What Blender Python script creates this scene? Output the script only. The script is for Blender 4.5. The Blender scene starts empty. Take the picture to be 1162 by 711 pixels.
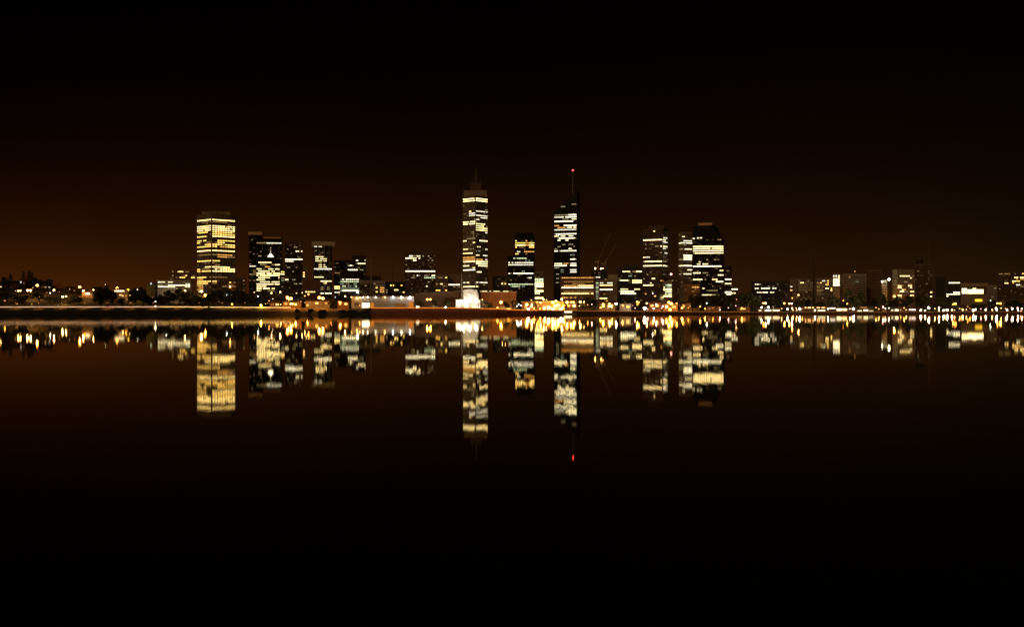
import bpy, math, random
from mathutils import Vector
rnd = random.Random(11)
S = bpy.context.scene
COL = S.collection
F = 1246.0          # focal length in photo pixels (photo 1162 wide)
CAMZ = 1.6
ROLL = 0.0008
RIPPLE = .003     # slope of the river's fine ripples

# ------------------------------------------------------------------ survey helpers
def HY(x): return 355.0 - (x - 581) * ROLL
def P(x, y, D):
    return Vector(((x - 581) / F * D, D, CAMZ + (HY(x) - y) / F * D))
def proj(v):
    u = 581 + F * v.x / v.y
    return u, HY(u) - F * (v.z - CAMZ) / v.y
def lerp(a, b, t): return a + (b - a) * t
def sm(t):
    t = max(0.0, min(1.0, t)); return t * t * (3 - 2 * t)
def pw(x, pts):
    if x <= pts[0][0]: return pts[0][1]
    for (a, va), (b, vb) in zip(pts, pts[1:]):
        if x <= b: return lerp(va, vb, (x - a) / (b - a))
    return pts[-1][1]
def Ys(x): return pw(x, [(-400, 1090), (560, 1080), (860, 1270), (1162, 1300), (1500, 1320)])
def zb(x): return pw(x, [(400, 6.9), (530, 6.7), (600, 4.4), (730, 3.3), (860, 2.5), (1500, 2.3)])
def ground(x, D):
    t = D - Ys(x)
    w = 1 - sm((x - 398) / 26)
    lo = pw(x, [(-400, 7.6), (200, 7.6), (330, 6.8), (400, 6.0)])
    if t < 0: zl = t * .25
    elif t < 9: zl = lerp(0, 3.4, t / 9)
    elif t < 30: zl = lerp(3.4, lo, (t - 9) / 21)
    else: zl = lo
    zq = -3.0 if t < .35 else zb(x)
    z = zl * w + zq * (1 - w)
    if t > 90: z += min((t - 90) * .006, 8)
    X = (x - 581) / F * D
    z += 25 * sm((t - 60) / 230) * sm((-400 - X) / 190)
    z += 12 * sm((t - 120) / 300) * sm((X - 560) / 200)
    return z

# ------------------------------------------------------------------ materials
MATS = {}
def mat(name, col, rough=.7, metal=0.0, emit=None, strength=0, noise=0.0, nscale=.3, sample=True):
    if name in MATS: return MATS[name]
    m = bpy.data.materials.new(name); m.use_nodes = True
    nt = m.node_tree; b = nt.nodes['Principled BSDF']
    b.inputs['Base Color'].default_value = (*col, 1)
    b.inputs['Roughness'].default_value = rough
    b.inputs['Metallic'].default_value = metal
    if noise:
        tc = nt.nodes.new('ShaderNodeTexCoord')
        n = nt.nodes.new('ShaderNodeTexNoise'); n.inputs['Scale'].default_value = nscale
        n.inputs['Detail'].default_value = 6
        r = nt.nodes.new('ShaderNodeValToRGB')
        r.color_ramp.elements[0].color = (*[c * (1 - noise) for c in col], 1)
        r.color_ramp.elements[1].color = (*[min(1, c * (1 + noise)) for c in col], 1)
        r.color_ramp.elements[0].position = .3; r.color_ramp.elements[1].position = .7
        nt.links.new(tc.outputs['Object'], n.inputs['Vector'])
        nt.links.new(n.outputs['Fac'], r.inputs['Fac'])
        nt.links.new(r.outputs['Color'], b.inputs['Base Color'])
    if emit:
        b.inputs['Emission Color'].default_value = (*emit, 1)
        b.inputs['Emission Strength'].default_value = strength
        if not sample: m.cycles.emission_sampling = 'NONE'
    MATS[name] = m
    return m
def glass_mat():
    m = mat('window_glass', (.02, .02, .022), .12)
    nt = m.node_tree; b = nt.nodes['Principled BSDF']
    a = nt.nodes.new('ShaderNodeAttribute'); a.attribute_name = 'glow'
    nt.links.new(a.outputs['Color'], b.inputs['Emission Color'])
    b.inputs['Emission Strength'].default_value = 1
    m.cycles.emission_sampling = 'NONE'
    return m
GLASS = glass_mat()
DARKMETAL = mat('dark_metal', (.06, .06, .06), .5, .6)
STEEL = mat('grey_steel', (.35, .34, .32), .45, .5)
CONC = mat('concrete', (.42, .38, .33), .85, noise=.25)
WALLS = {
 'tan': mat('tan_concrete', (.42, .33, .22), .85, noise=.2, nscale=.15),
 'brown': mat('brown_cladding', (.22, .14, .09), .8, noise=.2, nscale=.15),
 'dark': mat('dark_cladding', (.05, .05, .045), .45, noise=.2, nscale=.15),
 'black': mat('black_glass_cladding', (.018, .02, .02), .3),
 'pale': mat('pale_render', (.55, .49, .4), .85, noise=.15, nscale=.15),
 'brick': mat('red_brick', (.32, .14, .08), .9, noise=.3, nscale=.4),
 'white': mat('white_paint', (.78, .76, .72), .7, noise=.06, nscale=.3),
 'umber': mat('umber_render', (.30, .15, .05), .85, noise=.35, nscale=.12),
 'orange': mat('ochre_render', (.5, .28, .1), .85, noise=.2, nscale=.2),
}
LAMPC = {  # lamp colours
 'warm': (1, .51, .15), 'orange': (1, .34, .045), 'white': (1, .84, .62), 'cool': (.85, .92, 1), 'green': (.8, 1, .66),
 'yellow': (1, .62, .06), 'red': (1, .05, .05), 'pink': (1, .42, .34), 'rose': (1, .58, .34), 'amber': (1, .60, .20)}
LDIM = {'orange': .32, 'yellow': .35, 'warm': .65, 'pink': .6}
def lampmat(c, s):
    s *= LDIM.get(c, 1)
    return mat('lamp_glow_%s_%g' % (c, s), (.8, .8, .8), .4, emit=LAMPC[c], strength=s)

# ------------------------------------------------------------------ mesh helpers
class MB:
    def __init__(s): s.v = []; s.f = []; s.m = []; s.g = []
    def quad(s, a, b, c, d, mi=0, glow=(0, 0, 0)):
        i = len(s.v); s.v += [tuple(a), tuple(b), tuple(c), tuple(d)]
        s.f.append((i, i + 1, i + 2, i + 3)); s.m.append(mi); s.g.append(glow)
    def prism(s, poly, z0, z1, mi=0):      # poly counter-clockwise list of (x,y); z1 number or list
        n = len(poly); i = len(s.v)
        zs = z1 if isinstance(z1, (list, tuple)) else [z1] * n
        z0s = z0 if isinstance(z0, (list, tuple)) else [z0] * n
        s.v += [(p[0], p[1], z0s[k]) for k, p in enumerate(poly)] + [(p[0], p[1], zs[k]) for k, p in enumerate(poly)]
        for k in range(n):
            s.f.append((i + k, i + (k + 1) % n, i + n + (k + 1) % n, i + n + k))
        s.f.append(tuple(i + n + k for k in range(n))); s.f.append(tuple(i + n - 1 - k for k in range(n)))
        s.m += [mi] * (n + 2); s.g += [(0, 0, 0)] * (n + 2)
    def tube(s, a, b, r0, r1, n=6, mi=0):
        a = Vector(a); b = Vector(b); d = (b - a).normalized()
        u = d.orthogonal().normalized(); w = d.cross(u); i = len(s.v)
        for c, r in ((a, r0), (b, r1)):
            for k in range(n):
                t = 2 * math.pi * k / n
                s.v.append(tuple(c + (u * math.cos(t) + w * math.sin(t)) * r))
        for k in range(n):
            s.f.append((i + k, i + (k + 1) % n, i + n + (k + 1) % n, i + n + k))
        s.f.append(tuple(i + n - 1 - k for k in range(n))); s.f.append(tuple(i + n + k for k in range(n)))
        s.m += [mi] * (n + 2); s.g += [(0, 0, 0)] * (n + 2)
    def ball(s, c, r, n=10, h=7, sz=1.0, mi=0):
        i = len(s.v); s.v.append((c[0], c[1], c[2] - r * sz))
        for j in range(1, h):
            t = math.pi * j / h
            for k in range(n):
                a = 2 * math.pi * k / n
                s.v.append((c[0] + r * math.sin(t) * math.cos(a), c[1] + r * math.sin(t) * math.sin(a), c[2] - r * sz * math.cos(t)))
        s.v.append((c[0], c[1], c[2] + r * sz)); last = len(s.v) - 1; nf = len(s.f)
        for k in range(n): s.f.append((i, i + 1 + (k + 1) % n, i + 1 + k))
        for j in range(h - 2):
            o = i + 1 + j * n
            for k in range(n): s.f.append((o + k, o + (k + 1) % n, o + n + (k + 1) % n, o + n + k))
        o = i + 1 + (h - 2) * n
        for k in range(n): s.f.append((o + k, o + (k + 1) % n, last))
        s.m += [mi] * (len(s.f) - nf); s.g += [(0, 0, 0)] * (len(s.f) - nf)
    def mesh(s, name, mats, glow=False, off=None, smooth=False):
        me = bpy.data.meshes.new(name)
        v = s.v if off is None else [(p[0] - off[0], p[1] - off[1], p[2] - off[2]) for p in s.v]
        me.from_pydata(v, [], s.f)
        for m in (mats if isinstance(mats, (list, tuple)) else [mats]): me.materials.append(m)
        me.polygons.foreach_set('material_index', s.m)
        if smooth: me.polygons.foreach_set('use_smooth', [True] * len(s.f))
        if glow:
            at = me.attributes.new('glow', 'FLOAT_COLOR', 'FACE')
            fl = []
            for g in s.g: fl += [g[0], g[1], g[2], 1.0]
            at.data.foreach_set('color', fl)
        me.update()
        return me
def link(name, me, parent=None, loc=None):
    o = bpy.data.objects.new(name, me); COL.objects.link(o)
    if parent: o.parent = parent
    if loc is not None: o.location = loc
    return o
def tag(o, label, cat, group=None, kind=None):
    if label: o['label'] = label
    if cat: o['category'] = cat
    if group: o['group'] = group
    if kind: o['kind'] = kind
    return o
def empty(name, loc, label, cat, group=None):
    o = link(name, None, loc=loc); o.empty_display_size = 1
    return tag(o, label, cat, group)
def part(name, mb, mats, root, glow=False, smooth=False):   # mb in world coordinates
    return link(name, mb.mesh(name, mats, glow, root.location, smooth), root)

# ------------------------------------------------------------------ lit window strips
STY = {'n': ((1, .57, .12), 3.6), 'b': ((1, .68, .23), 5.2), 'd': ((1, .56, .18), .5), 'o': ((1, .46, .09), 1.8),
       'g': ((.88, 1, .56), 1.5), 'w': ((1, .89, .66), 2.3), 'x': ((1, .87, .56), 4.6), 'e': ((.8, 1, .7), .45), 'f': ((1, .58, .22), .13)}
def R(ox, oy, s, txt):
    out = []
    for tok in txt.split():
        ys, segs = tok.split(':')
        y = oy + float(ys) / s
        for sg in segs.split(','):
            st = 'n'
            if sg[-1].isalpha(): st = sg[-1]; sg = sg[:-1]
            neg = sg[0] == '-'
            a, _, b = sg[neg:].partition('-')
            b = b or a
            if neg: a = '-' + a
            out.append((y, ox + float(a) / s, ox + float(b) / s, st))
    return out

BLD = []   # (x0,x1,short) registry for labels
def footprint(x0, x1, D, xc=None, r=1.0, dep=30.0):
    if xc is None:
        beta = math.atan2((x0 + x1) / 2 - 581, F)
        b = Vector((math.sin(beta), math.cos(beta))); p = Vector((b.y, -b.x))
        c = Vector((((x0 + x1) / 2 - 581) / F * D, D)); h = (x1 - x0) / 2 * D / F * math.cos(beta)
        L = c - p * h; Rr = c + p * h
        return [L, Rr, Rr + b * dep, L + b * dep], 1
    beta = math.atan2(xc - 581, F)
    b = Vector((math.sin(beta), math.cos(beta))); p = Vector((b.y, -b.x))
    k = D / F * math.cos(beta)
    a_, b_ = (xc - x0) * k, (x1 - xc) * k
    al = math.atan2(b_, a_ * r)
    N = Vector(((xc - 581) / F * D, D))
    L = N - p * a_ + b * (a_ * math.tan(al)); Rr = N + p * b_ + b * (b_ / math.tan(al))
    return [L, N, Rr, L + Rr - N], 2

def building(name, label, short, cat, x0, x1, yt, D, strips=(), xc=None, r=1.0, dep=28, wall='dark', pitch=2.4,
             first=None, pane=2.7, wh=.36, slant=None, bottom=None, single=False, group=None, dimp=.02, base=None, tone='gold'):
    """one building: walls, one window band per floor (or single windows), parapet. Strips are lit rooms."""
    BLD.append((x0, x1, short))
    poly, nvis = footprint(x0, x1, D, xc, r, dep)
    xm = (x0 + x1) / 2
    zg = (ground(xm, D) - .5) if base is None else base
    cen = sum(poly, Vector((0, 0))) / 4
    root = empty(name, (cen.x, cen.y, zg), label, cat, group)
    ref = D
    zt = CAMZ + (HY(xm) - yt) / F * D
    tops = [zt] * 4
    if slant:  # list of photo y per corner
        tops = [CAMZ + (HY(xm) - q) / F * D for q in slant]
    wm = WALLS[wall]
    mb = MB(); mb.prism(poly, zg, tops); part('wall', mb, wm, root)
    if not slant:
        pp = MB(); c2 = [cen + (q - cen) * 1.012 for q in poly]; pp.prism(c2, zt - .2, zt + .9); part('parapet', pp, wm, root)
    fh = pitch * D / F
    zf = CAMZ + (HY(xm) - (first if first is not None else yt + pitch * 1.2)) / F * D
    zend = zg + 5 if bottom is None else CAMZ + (HY(xm) - bottom) / F * D
    levels = []
    while zf - fh * .5 > zend and len(levels) < 99: levels.append(zf); zf -= fh
    faces = []
    for k in range(4):
        A, B = poly[k], poly[(k + 1) % 4]
        d = B - A; L = d.length; d = d / L; n = Vector((d.y, -d.x))
        nc = max(2, round(L / pane / 1.25)); mg = L * .03
        cols = []
        for c in range(nc):
            s0 = mg + (L - 2 * mg) * c / nc; s1 = mg + (L - 2 * mg) * (c + 1) / nc
            g = (s1 - s0) * .12
            cols.append((A + d * (s0 + g), A + d * (s1 - g)))
        vis = k < nvis
        faces.append((k, n, cols, vis, A, d, L))
    lit = {}
    for (y, a, b, st) in strips:
        um = (a + b) / 2; best = None
        for fi, (k, n, cols, vis, A, d, L) in enumerate(faces):
            if not vis: continue
            for c, (q0, q1) in enumerate(cols):
                m = (q0 + q1) / 2; u = 581 + F * m.x / m.y
                e = abs(u - um)
                if best is None or e < best[0]: best = (e, m)
        m = best[1]
        if not levels: continue
        li = min(range(len(levels)), key=lambda i: abs(proj(Vector((m.x, m.y, levels[i])))[1] - y))
        lit.setdefault(li, []).append((a, b, st))
    nwin = 0
    off = []
    for k in range(4):
        n0, n1 = faces[k - 1][1], faces[k][1]
        off.append(poly[k] + (n0 + n1) * .07)
    for li, z in enumerate(levels):
        zz0 = z - fh * wh / 2; zz1 = z + fh * wh / 2
        pts = []; segs = []        # ring of points; segs[i] = (glow, material, keep) from point i to i+1
        for (k, n, cols, vis, A, d, L) in faces:
            def high(m):
                return slant and zz1 + 1.5 > lerp(tops[k], tops[(k + 1) % 4], max(0, min(1, (m - A).dot(d) / L)))
            o = n * .07
            pts.append(off[k]); segs.append(((0, 0, 0), 1, not high(cols[0][0])))
            for c, (q0, q1) in enumerate(cols):
                m = (q0 + q1) / 2
                g = (0, 0, 0)
                if vis:
                    u = 581 + F * m.x / m.y; hw = abs(581 + F * q1.x / q1.y - (581 + F * q0.x / q0.y)) / 2
                    for (a, b, st) in lit.get(li, ()):
                        if a - hw * 1.02 <= u <= b + hw * 1.02:
                            cc, s = STY[st]
                            if tone == 'white' and st in 'nbd': cc = (1, .80, .42) if st != 'b' else (1, .86, .52)
                            if tone == 'cream' and st in 'nbd': cc = (1, .73, .31)
                            f = s * rnd.uniform(.78, 1.2)
                            if rnd.random() < .04 and b - a > 3: f *= .15
                            t = rnd.uniform(-.07, .07)
                            g = (cc[0] * f, cc[1] * f * (1 + t), cc[2] * f * (1 + 2 * t))
                            break
                    else:
                        if rnd.random() < dimp + (.16 if dimp else 0):
                            f = rnd.uniform(.05, .45) if rnd.random() < .25 else rnd.uniform(.02, .10); g = (f, f * .62, f * .28)
                elif rnd.random() < .2:
                    f = rnd.uniform(.3, 1.6); g = (f, f * .65, f * .3)
                if single:
                    if not vis or nwin >= 100: continue
                    nwin += 1
                    w = MB(); w.quad((q0.x + o.x, q0.y + o.y, zz0), (q1.x + o.x, q1.y + o.y, zz0), (q1.x + o.x, q1.y + o.y, zz1), (q0.x + o.x, q0.y + o.y, zz1), 0, g)
                    part('window', w, GLASS, root, True)
                else:
                    pts.append(q0 + o); segs.append((g, 0, not high(m)))
                    pts.append(q1 + o); segs.append(((0, 0, 0), 1, not high(q1)))
        if single: continue
        row = MB(); np_ = len(pts)
        for p in pts: row.v += [(p.x, p.y, zz0), (p.x, p.y, zz1)]
        for i, (g, mi, keep) in enumerate(segs):
            if keep:
                j = (i + 1) % np_
                row.f.append((2 * i, 2 * j, 2 * j + 1, 2 * i + 1)); row.m.append(mi); row.g.append(g)
        used = sorted({q for f in row.f for q in f}); rm = {q: t for t, q in enumerate(used)}
        row.v = [row.v[q] for q in used]; row.f = [tuple(rm[q] for q in f) for f in row.f]
        if row.f: part('window_band', row, [GLASS, wm], root, True)
    return dict(root=root, poly=poly, nvis=nvis, cen=cen, zt=zt, zg=zg, D=D, wm=wm, tops=tops)
def roof_box(B, name, x0, x1, yt, yb=None, dep=12, back=6, m=None, emit=None):
    """box on a roof, between photo columns x0..x1 at the building's distance"""
    D = B['D'] + back
    poly, _ = footprint(x0, x1, D, None, 1, dep)
    z1 = CAMZ + (HY(x0) - yt) / F * D; z0 = B['zt'] + .02 if yb is None else CAMZ + (HY(x0) - yb) / F * D
    if z1 <= z0 + .5: z1 = z0 + 2
    mb = MB(); mb.prism(poly, z0, z1)
    mm = m or B['wm']
    if emit: mm = mat('crown_emission_%02x%02x' % (int(emit[0] * 999), int(emit[1] * 999)), (.4, .3, .2), .8, emit=emit, strength=1, sample=False)  # uplight on the crown put into its material as a dim glow
    return part(name, mb, mm, B['root'])
def roof_mast(B, name, x, yt, r=.5, yb=None, back=8, m=None):
    D = B['D'] + back; top = P(x, yt, D)
    z0 = B['zt'] if yb is None else P(x, yb, D).z
    mb = MB(); mb.tube((top.x, top.y, z0), top, r, r * .4, 6)
    return part(name, mb, m or STEEL, B['root'])
def roof_light(B, x, y, r, c, s, back=-1):
    p = P(x, y, B['D'] + back)
    mb = MB(); mb.ball(p, r)
    return part('roof_lamp', mb, lampmat(c, s), B['root'], smooth=True)
def faceY(B, x, off=.4):
    """distance at which the sight line of photo column x meets the building's front face, moved out by off metres"""
    p = B['poly']; k = 0
    if B.get('nvis', 1) == 2 and 581 + F * p[1].x / p[1].y < x: k = 1
    d = (p[k + 1] - p[k]).normalized(); n = Vector((d.y, -d.x)); c = p[k] + n * off; t = (x - 581) / F
    return c.dot(n) / (t * n.x + n.y)
def panel(B, name, x0, x1, y0, y1, glow, D=None, tri=False, out=.4):
    D0 = D or faceY(B, x0, out); D1 = D or faceY(B, x1, out); D = D or faceY(B, (x0 + x1) / 2, out)
    a, b, c, d = P(x0, y1, D0), P(x1, y1, D1), P(x1, y0, D1), P(x0, y0, D0)
    mb = MB()
    if tri:
        c = d = P((x0 + x1) / 2, y0, D)
        d = c + Vector((-.1, 0, 0))
    mb.quad(a, b, c, d, 0, glow)
    q = Vector((0, .3, 0)); mb.quad(b + q, a + q, d + q, c + q, 0, (0, 0, 0))
    mb.quad(d, c, c + q, d + q, 0); mb.quad(b, a, a + q, b + q, 0)
    return part(name, mb, GLASS, B['root'], True)

# ================================================================== SETTING
def make_ground():
    xs = list(range(-420, 1501, 6)); ts = [-30, -8, 0, .3, .36, 4.5, 9, 16, 23, 30, 36, 44, 60, 90, 130, 180, 240, 320, 450, 700, 1200, 2500, 6000]
    v = []; f = []
    for x in xs:
        for t in ts:
            D = Ys(x) + t; v.append(((x - 581) / F * D, D, ground(x, D)))
    n = len(ts)
    for i in range(len(xs) - 1):
        for j in range(n - 1):
            f.append((i * n + j, (i + 1) * n + j, (i + 1) * n + j + 1, i * n + j + 1))
    me = bpy.data.meshes.new('ground'); me.from_pydata(v, [], f)
    m = bpy.data.materials.new('bank_ground'); m.use_nodes = True
    nt = m.node_tree; b = nt.nodes['Principled BSDF']; b.inputs['Roughness'].default_value = .95
    tc = nt.nodes.new('ShaderNodeTexCoord'); sp = nt.nodes.new('ShaderNodeSeparateXYZ')
    nz = nt.nodes.new('ShaderNodeTexNoise'); nz.inputs['Scale'].default_value = .22; nz.inputs['Detail'].default_value = 8
    ad = nt.nodes.new('ShaderNodeMath'); ad.operation = 'MULTIPLY_ADD'; ad.inputs[1].default_value = 1.6
    mr = nt.nodes.new('ShaderNodeMapRange'); mr.inputs['From Min'].default_value = 4.2; mr.inputs['From Max'].default_value = 4.9
    mx = nt.nodes.new('ShaderNodeMix'); mx.data_type = 'RGBA'
    rk = nt.nodes.new('ShaderNodeValToRGB'); gr = nt.nodes.new('ShaderNodeValToRGB')
    rk.color_ramp.elements[0].color = (.02, .018, .015, 1); rk.color_ramp.elements[1].color = (.09, .08, .065, 1)
    gr.color_ramp.elements[0].color = (.035, .03, .012, 1); gr.color_ramp.elements[1].color = (.13, .095, .035, 1)
    L = nt.links.new
    L(tc.outputs['Object'], nz.inputs['Vector']); L(tc.outputs['Object'], sp.inputs[0])
    L(nz.outputs['Fac'], ad.inputs[0]); L(sp.outputs['Z'], ad.inputs[2]); L(ad.outputs[0], mr.inputs['Value'])
    L(nz.outputs['Fac'], rk.inputs['Fac']); L(nz.outputs['Fac'], gr.inputs['Fac'])
    L(mr.outputs['Result'], mx.inputs['Factor']); L(rk.outputs['Color'], mx.inputs['A']); L(gr.outputs['Color'], mx.inputs['B'])
    L(mx.outputs['Result'], b.inputs['Base Color'])
    me.materials.append(m)
    tag(link('ground', me), None, None, kind='structure')
    # riverside road on the left bank
    mb = MB(); xs = list(range(-300, 400, 10))
    for a, b_ in zip(xs, xs[1:]):
        q = []
        for x, t in ((a, 33.5), (b_, 33.5), (b_, 44), (a, 44)):
            D = Ys(x) + t; q.append(((x - 581) / F * D, D, ground(x, D) + .05))
        mb.quad(*q)
    tag(link('road', mb.mesh('road', mat('asphalt', (.05, .05, .052), .9, noise=.2, nscale=.5))), None, None, kind='structure')
def make_water():
    mb = MB(); mb.quad((-6000, -400, 0), (6000, -400, 0), (6000, 1600, 0), (-6000, 1600, 0))
    m = bpy.data.materials.new('river_water'); m.use_nodes = True
    nt = m.node_tree; nt.nodes.remove(nt.nodes['Principled BSDF']); out = nt.nodes['Material Output']
    gl = nt.nodes.new('ShaderNodeBsdfAnisotropic') if False else nt.nodes.new('ShaderNodeBsdfGlossy')
    gl.distribution = 'BECKMANN'; gl.inputs['Color'].default_value = (1, .95, .78, 1)
    df = nt.nodes.new('ShaderNodeBsdfDiffuse'); df.inputs['Color'].default_value = (.003, .004, .004, 1)
    fr = nt.nodes.new('ShaderNodeFresnel'); fr.inputs['IOR'].default_value = 1.40
    mx = nt.nodes.new('ShaderNodeMixShader')
    tc = nt.nodes.new('ShaderNodeTexCoord'); mp = nt.nodes.new('ShaderNodeMapping'); mp.inputs['Scale'].default_value = (.05, .012, 1)
    nz = nt.nodes.new('ShaderNodeTexNoise'); nz.inputs['Scale'].default_value = 1; nz.inputs['Detail'].default_value = 3
    mr = nt.nodes.new('ShaderNodeMapRange'); mr.inputs['From Min'].default_value = .3; mr.inputs['From Max'].default_value = .7
    mr.inputs['To Min'].default_value = .026; mr.inputs['To Max'].default_value = .033
    L = nt.links.new
    L(tc.outputs['Object'], mp.inputs['Vector']); L(mp.outputs['Vector'], nz.inputs['Vector'])
    L(nz.outputs['Fac'], mr.inputs['Value']); L(mr.outputs['Result'], gl.inputs['Roughness'])
    m2 = nt.nodes.new('ShaderNodeMapping'); m2.inputs['Scale'].default_value = (13, .22, 1)
    n2 = nt.nodes.new('ShaderNodeTexNoise'); n2.inputs['Scale'].default_value = 1; n2.inputs['Detail'].default_value = 2
    sb = nt.nodes.new('ShaderNodeMath'); sb.operation = 'SUBTRACT'; sb.inputs[1].default_value = .5
    ml = nt.nodes.new('ShaderNodeMath'); ml.operation = 'MULTIPLY'; ml.inputs[1].default_value = RIPPLE
    cx = nt.nodes.new('ShaderNodeCombineXYZ'); cx.inputs['Z'].default_value = 1
    nn = nt.nodes.new('ShaderNodeVectorMath'); nn.operation = 'NORMALIZE'
    L(tc.outputs['Object'], m2.inputs['Vector']); L(m2.outputs['Vector'], n2.inputs['Vector']); L(n2.outputs['Fac'], sb.inputs[0]); L(sb.outputs[0], ml.inputs[0])
    L(ml.outputs[0], cx.inputs['Y']); L(cx.outputs[0], nn.inputs[0]); L(nn.outputs[0], gl.inputs['Normal'])
    L(fr.outputs[0], mx.inputs[0]); L(df.outputs[0], mx.inputs[1]); L(gl.outputs[0], mx.inputs[2]); L(mx.outputs[0], out.inputs['Surface'])
    tag(link('water', mb.mesh('water', m)), None, None, kind='structure')
make_ground(); make_water()

# ---- added light strips under copings; the road barriers stand in for cars' light trail
def strip_wall(name, label, cat, xa, xb, t, zfun, h, over, segs, wm, cw, group=None, lamp_h=.06):
    root = empty(name, P((xa + xb) / 2, 350, Ys((xa + xb) / 2) + t), label, cat, group)
    root.location.z = zfun((xa + xb) / 2)
    xs = [xa + (xb - xa) * i / max(1, round((xb - xa) / 8)) for i in range(max(1, round((xb - xa) / 8)) + 1)]
    w = MB(); c = MB()
    def pt(x, dt, z): D = Ys(x) + t + dt; return ((x - 581) / F * D, D, z)
    for a, b in zip(xs, xs[1:]):
        za, zc = zfun(a), zfun(b)
        # wall front / back, coping as thin box
        w.prism([pt(a, 0, 0)[:2], pt(b, 0, 0)[:2], pt(b, .4, 0)[:2], pt(a, .4, 0)[:2]], [za - h, zc - h, zc - h, za - h], [za, zc, zc, za])
        c.prism([pt(a, -over, 0)[:2], pt(b, -over, 0)[:2], pt(b, .6, 0)[:2], pt(a, .6, 0)[:2]], [za + .004, zc + .004, zc + .004, za + .004], [za + .12, zc + .12, zc + .12, za + .12])
    part('wall', w, wm, root); part('coping', c, cw, root)
    for (a, b, col, s) in segs:
        l = MB()
        n = max(1, round((b - a) / 8))
        for i in range(n):
            u0 = a + (b - a) * i / n; u1 = a + (b - a) * (i + 1) / n
            z0, z1 = zfun(u0) - .02, zfun(u1) - .02
            l.prism([pt(u0, -over, 0)[:2], pt(u1, -over, 0)[:2], pt(u1, -over + .14, 0)[:2], pt(u0, -over + .14, 0)[:2]], [z0 - lamp_h, z1 - lamp_h, z1 - lamp_h, z0 - lamp_h], [z0, z1, z1, z0])
        part('added_light_strip', l, mat('strip_glow_%s_%g' % (col, s), (.8, .8, .8), emit=LAMPC[col], strength=s), root)  # light strip added to brighten the wall below the coping
    return root
strip_wall('light_trail_barrier', 'long added barrier standing in for the pinkish white car light trail, left bank', 'barrier', -60, 236, 31.5,
           lambda x: ground(x, Ys(x) + 31.5) + .75, 1.1, .4,
           [(-60, 108, 'rose', 6), (108, 120, 'rose', 5), (120, 125.5, 'pink', 4), (125.5, 182, 'rose', 6), (182, 236, 'amber', 9)], WALLS['white'], CONC)
strip_wall('light_trail_barrier', 'added barrier standing in for the yellow light trail, right of the dark waterside tree', 'barrier', 238, 330, 31.5,
           lambda x: ground(x, Ys(x) + 31.5) + .75, 1.1, .4, [(238, 330, 'amber', 8)], WALLS['white'], CONC)
strip_wall('river_wall', 'red brown river wall with a lit top edge below the white pavilion', 'wall', 421, 610, -.3,
           lambda x: zb(x) + .1, 9, .9, [(421, 610, 'orange', 9.0)], WALLS['brick'], CONC)
strip_wall('river_wall', 'dark stone river wall below the brightest lamp cluster, right of the red brown wall', 'wall', 610.2, 850, -.3,
           lambda x: zb(x) + .1, 6, .5, [(610.2, 850, 'orange', 2.4)], WALLS['brown'], CONC)
strip_wall('river_wall', 'low quay wall under the long row of lamps on the right shore', 'wall', 850.2, 1400, -.3,
           lambda x: zb(x) + .1, 5, .4, [(850.2, 1400, 'orange', 1.4)], WALLS['brown'], CONC)

# ================================================================== BUILDINGS
exec_order = []
# --- far left
B = building('apartment_block', 'small hillside apartment block with a grid of orange windows on the far left', 'hillside apartments', 'building',
  59.5, 70, 321, 1400, R(0, 296, 8.89, '262:545-555o,575-585o 280:570-585o 297:540-560b,575-585o 312:575-585o'), wall='brick', pitch=1.9, pane=2.4, single=True, dep=14, dimp=.05)
B = building('office_block', 'low white block with bright window strips left of the golden tower', 'strip lit low block', 'building',
  178, 217, 318.5, 1500, R(100, 296, 8.89, '210:700-720b,740-775 217:805-835 236:720-745d 256:705-815x 243:815-889x') + R(180, 300, 8.89, '195:290-320g 210:110-300b 225:110-170,290-350 238:100-180d'),
  wall='pale', tone='white', pitch=1.75, first=320, bottom=329, dep=25)
B = building('apartment_block', 'dim ochre apartment block with scattered windows rising behind the strip-lit low block', 'dim ochre apartments', 'building',
  192, 222, 305.5, 1800, R(180, 300, 8.89, '60:215-235b,140-150d 72:200-210,280-295d 105:135-150d 118:275-285 130:225-235,255-270 138:340-350 160:180-200d'), wall='orange', pitch=2.2, pane=2.6, dep=20, dimp=.12)
B = building('office_tower', 'broad golden office tower with most floors lit, tallest on the left', 'golden tower', 'skyscraper',
  223, 268, 242.5, 1960, R(215, 235, 7.11,
  '97:65-185b 97:190-375b 110:110-290d 148:65-185b,188-375b 166:62-185b,188-375b 182:62-375b 199:60-150,180-375 214:65-130,190-375 231:70-130,185-370b '
  '266:60-100,120-135,225-370 281:140-220d,225-285 297:60-80,130-220,230-330 311:60-225,240-370 327:60-130,250-300o,320-370 349:60-250b,260-370b '
  '384:75-215d,225-340o 404:230-300o,300-370d 434:60-245 446:190-220d 465:210-230d 484:130-310b 505:60-85,100-160d,220-370b 521:65-180,195-370b '
  '570:60-130,165-250d,265-290d 588:60-110o 604:60-180,200-220 620:60-110,115-150,180-230d 637:60-110o 653:60-110o 670:60-110o 686:80-105b'),
  xc=240, wall='tan', pitch=2.33, first=249, pane=4.2, dimp=.03)
roof_box(B, 'roof_plant', 229, 262, 240, dep=20, back=15)
B = building('office_block', 'dim brown block at the foot of the golden tower', 'dim brown block', 'building',
  246, 279, 315.5, 1560, R(180, 300, 8.89, '175:725-735 225:640-680d,750-780d 170:855-870d'), wall='brown', pitch=2.2, dep=20, dimp=.04)
roof_light(B, 261.1, 325.2, .8, 'warm', 40, -2)
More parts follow.
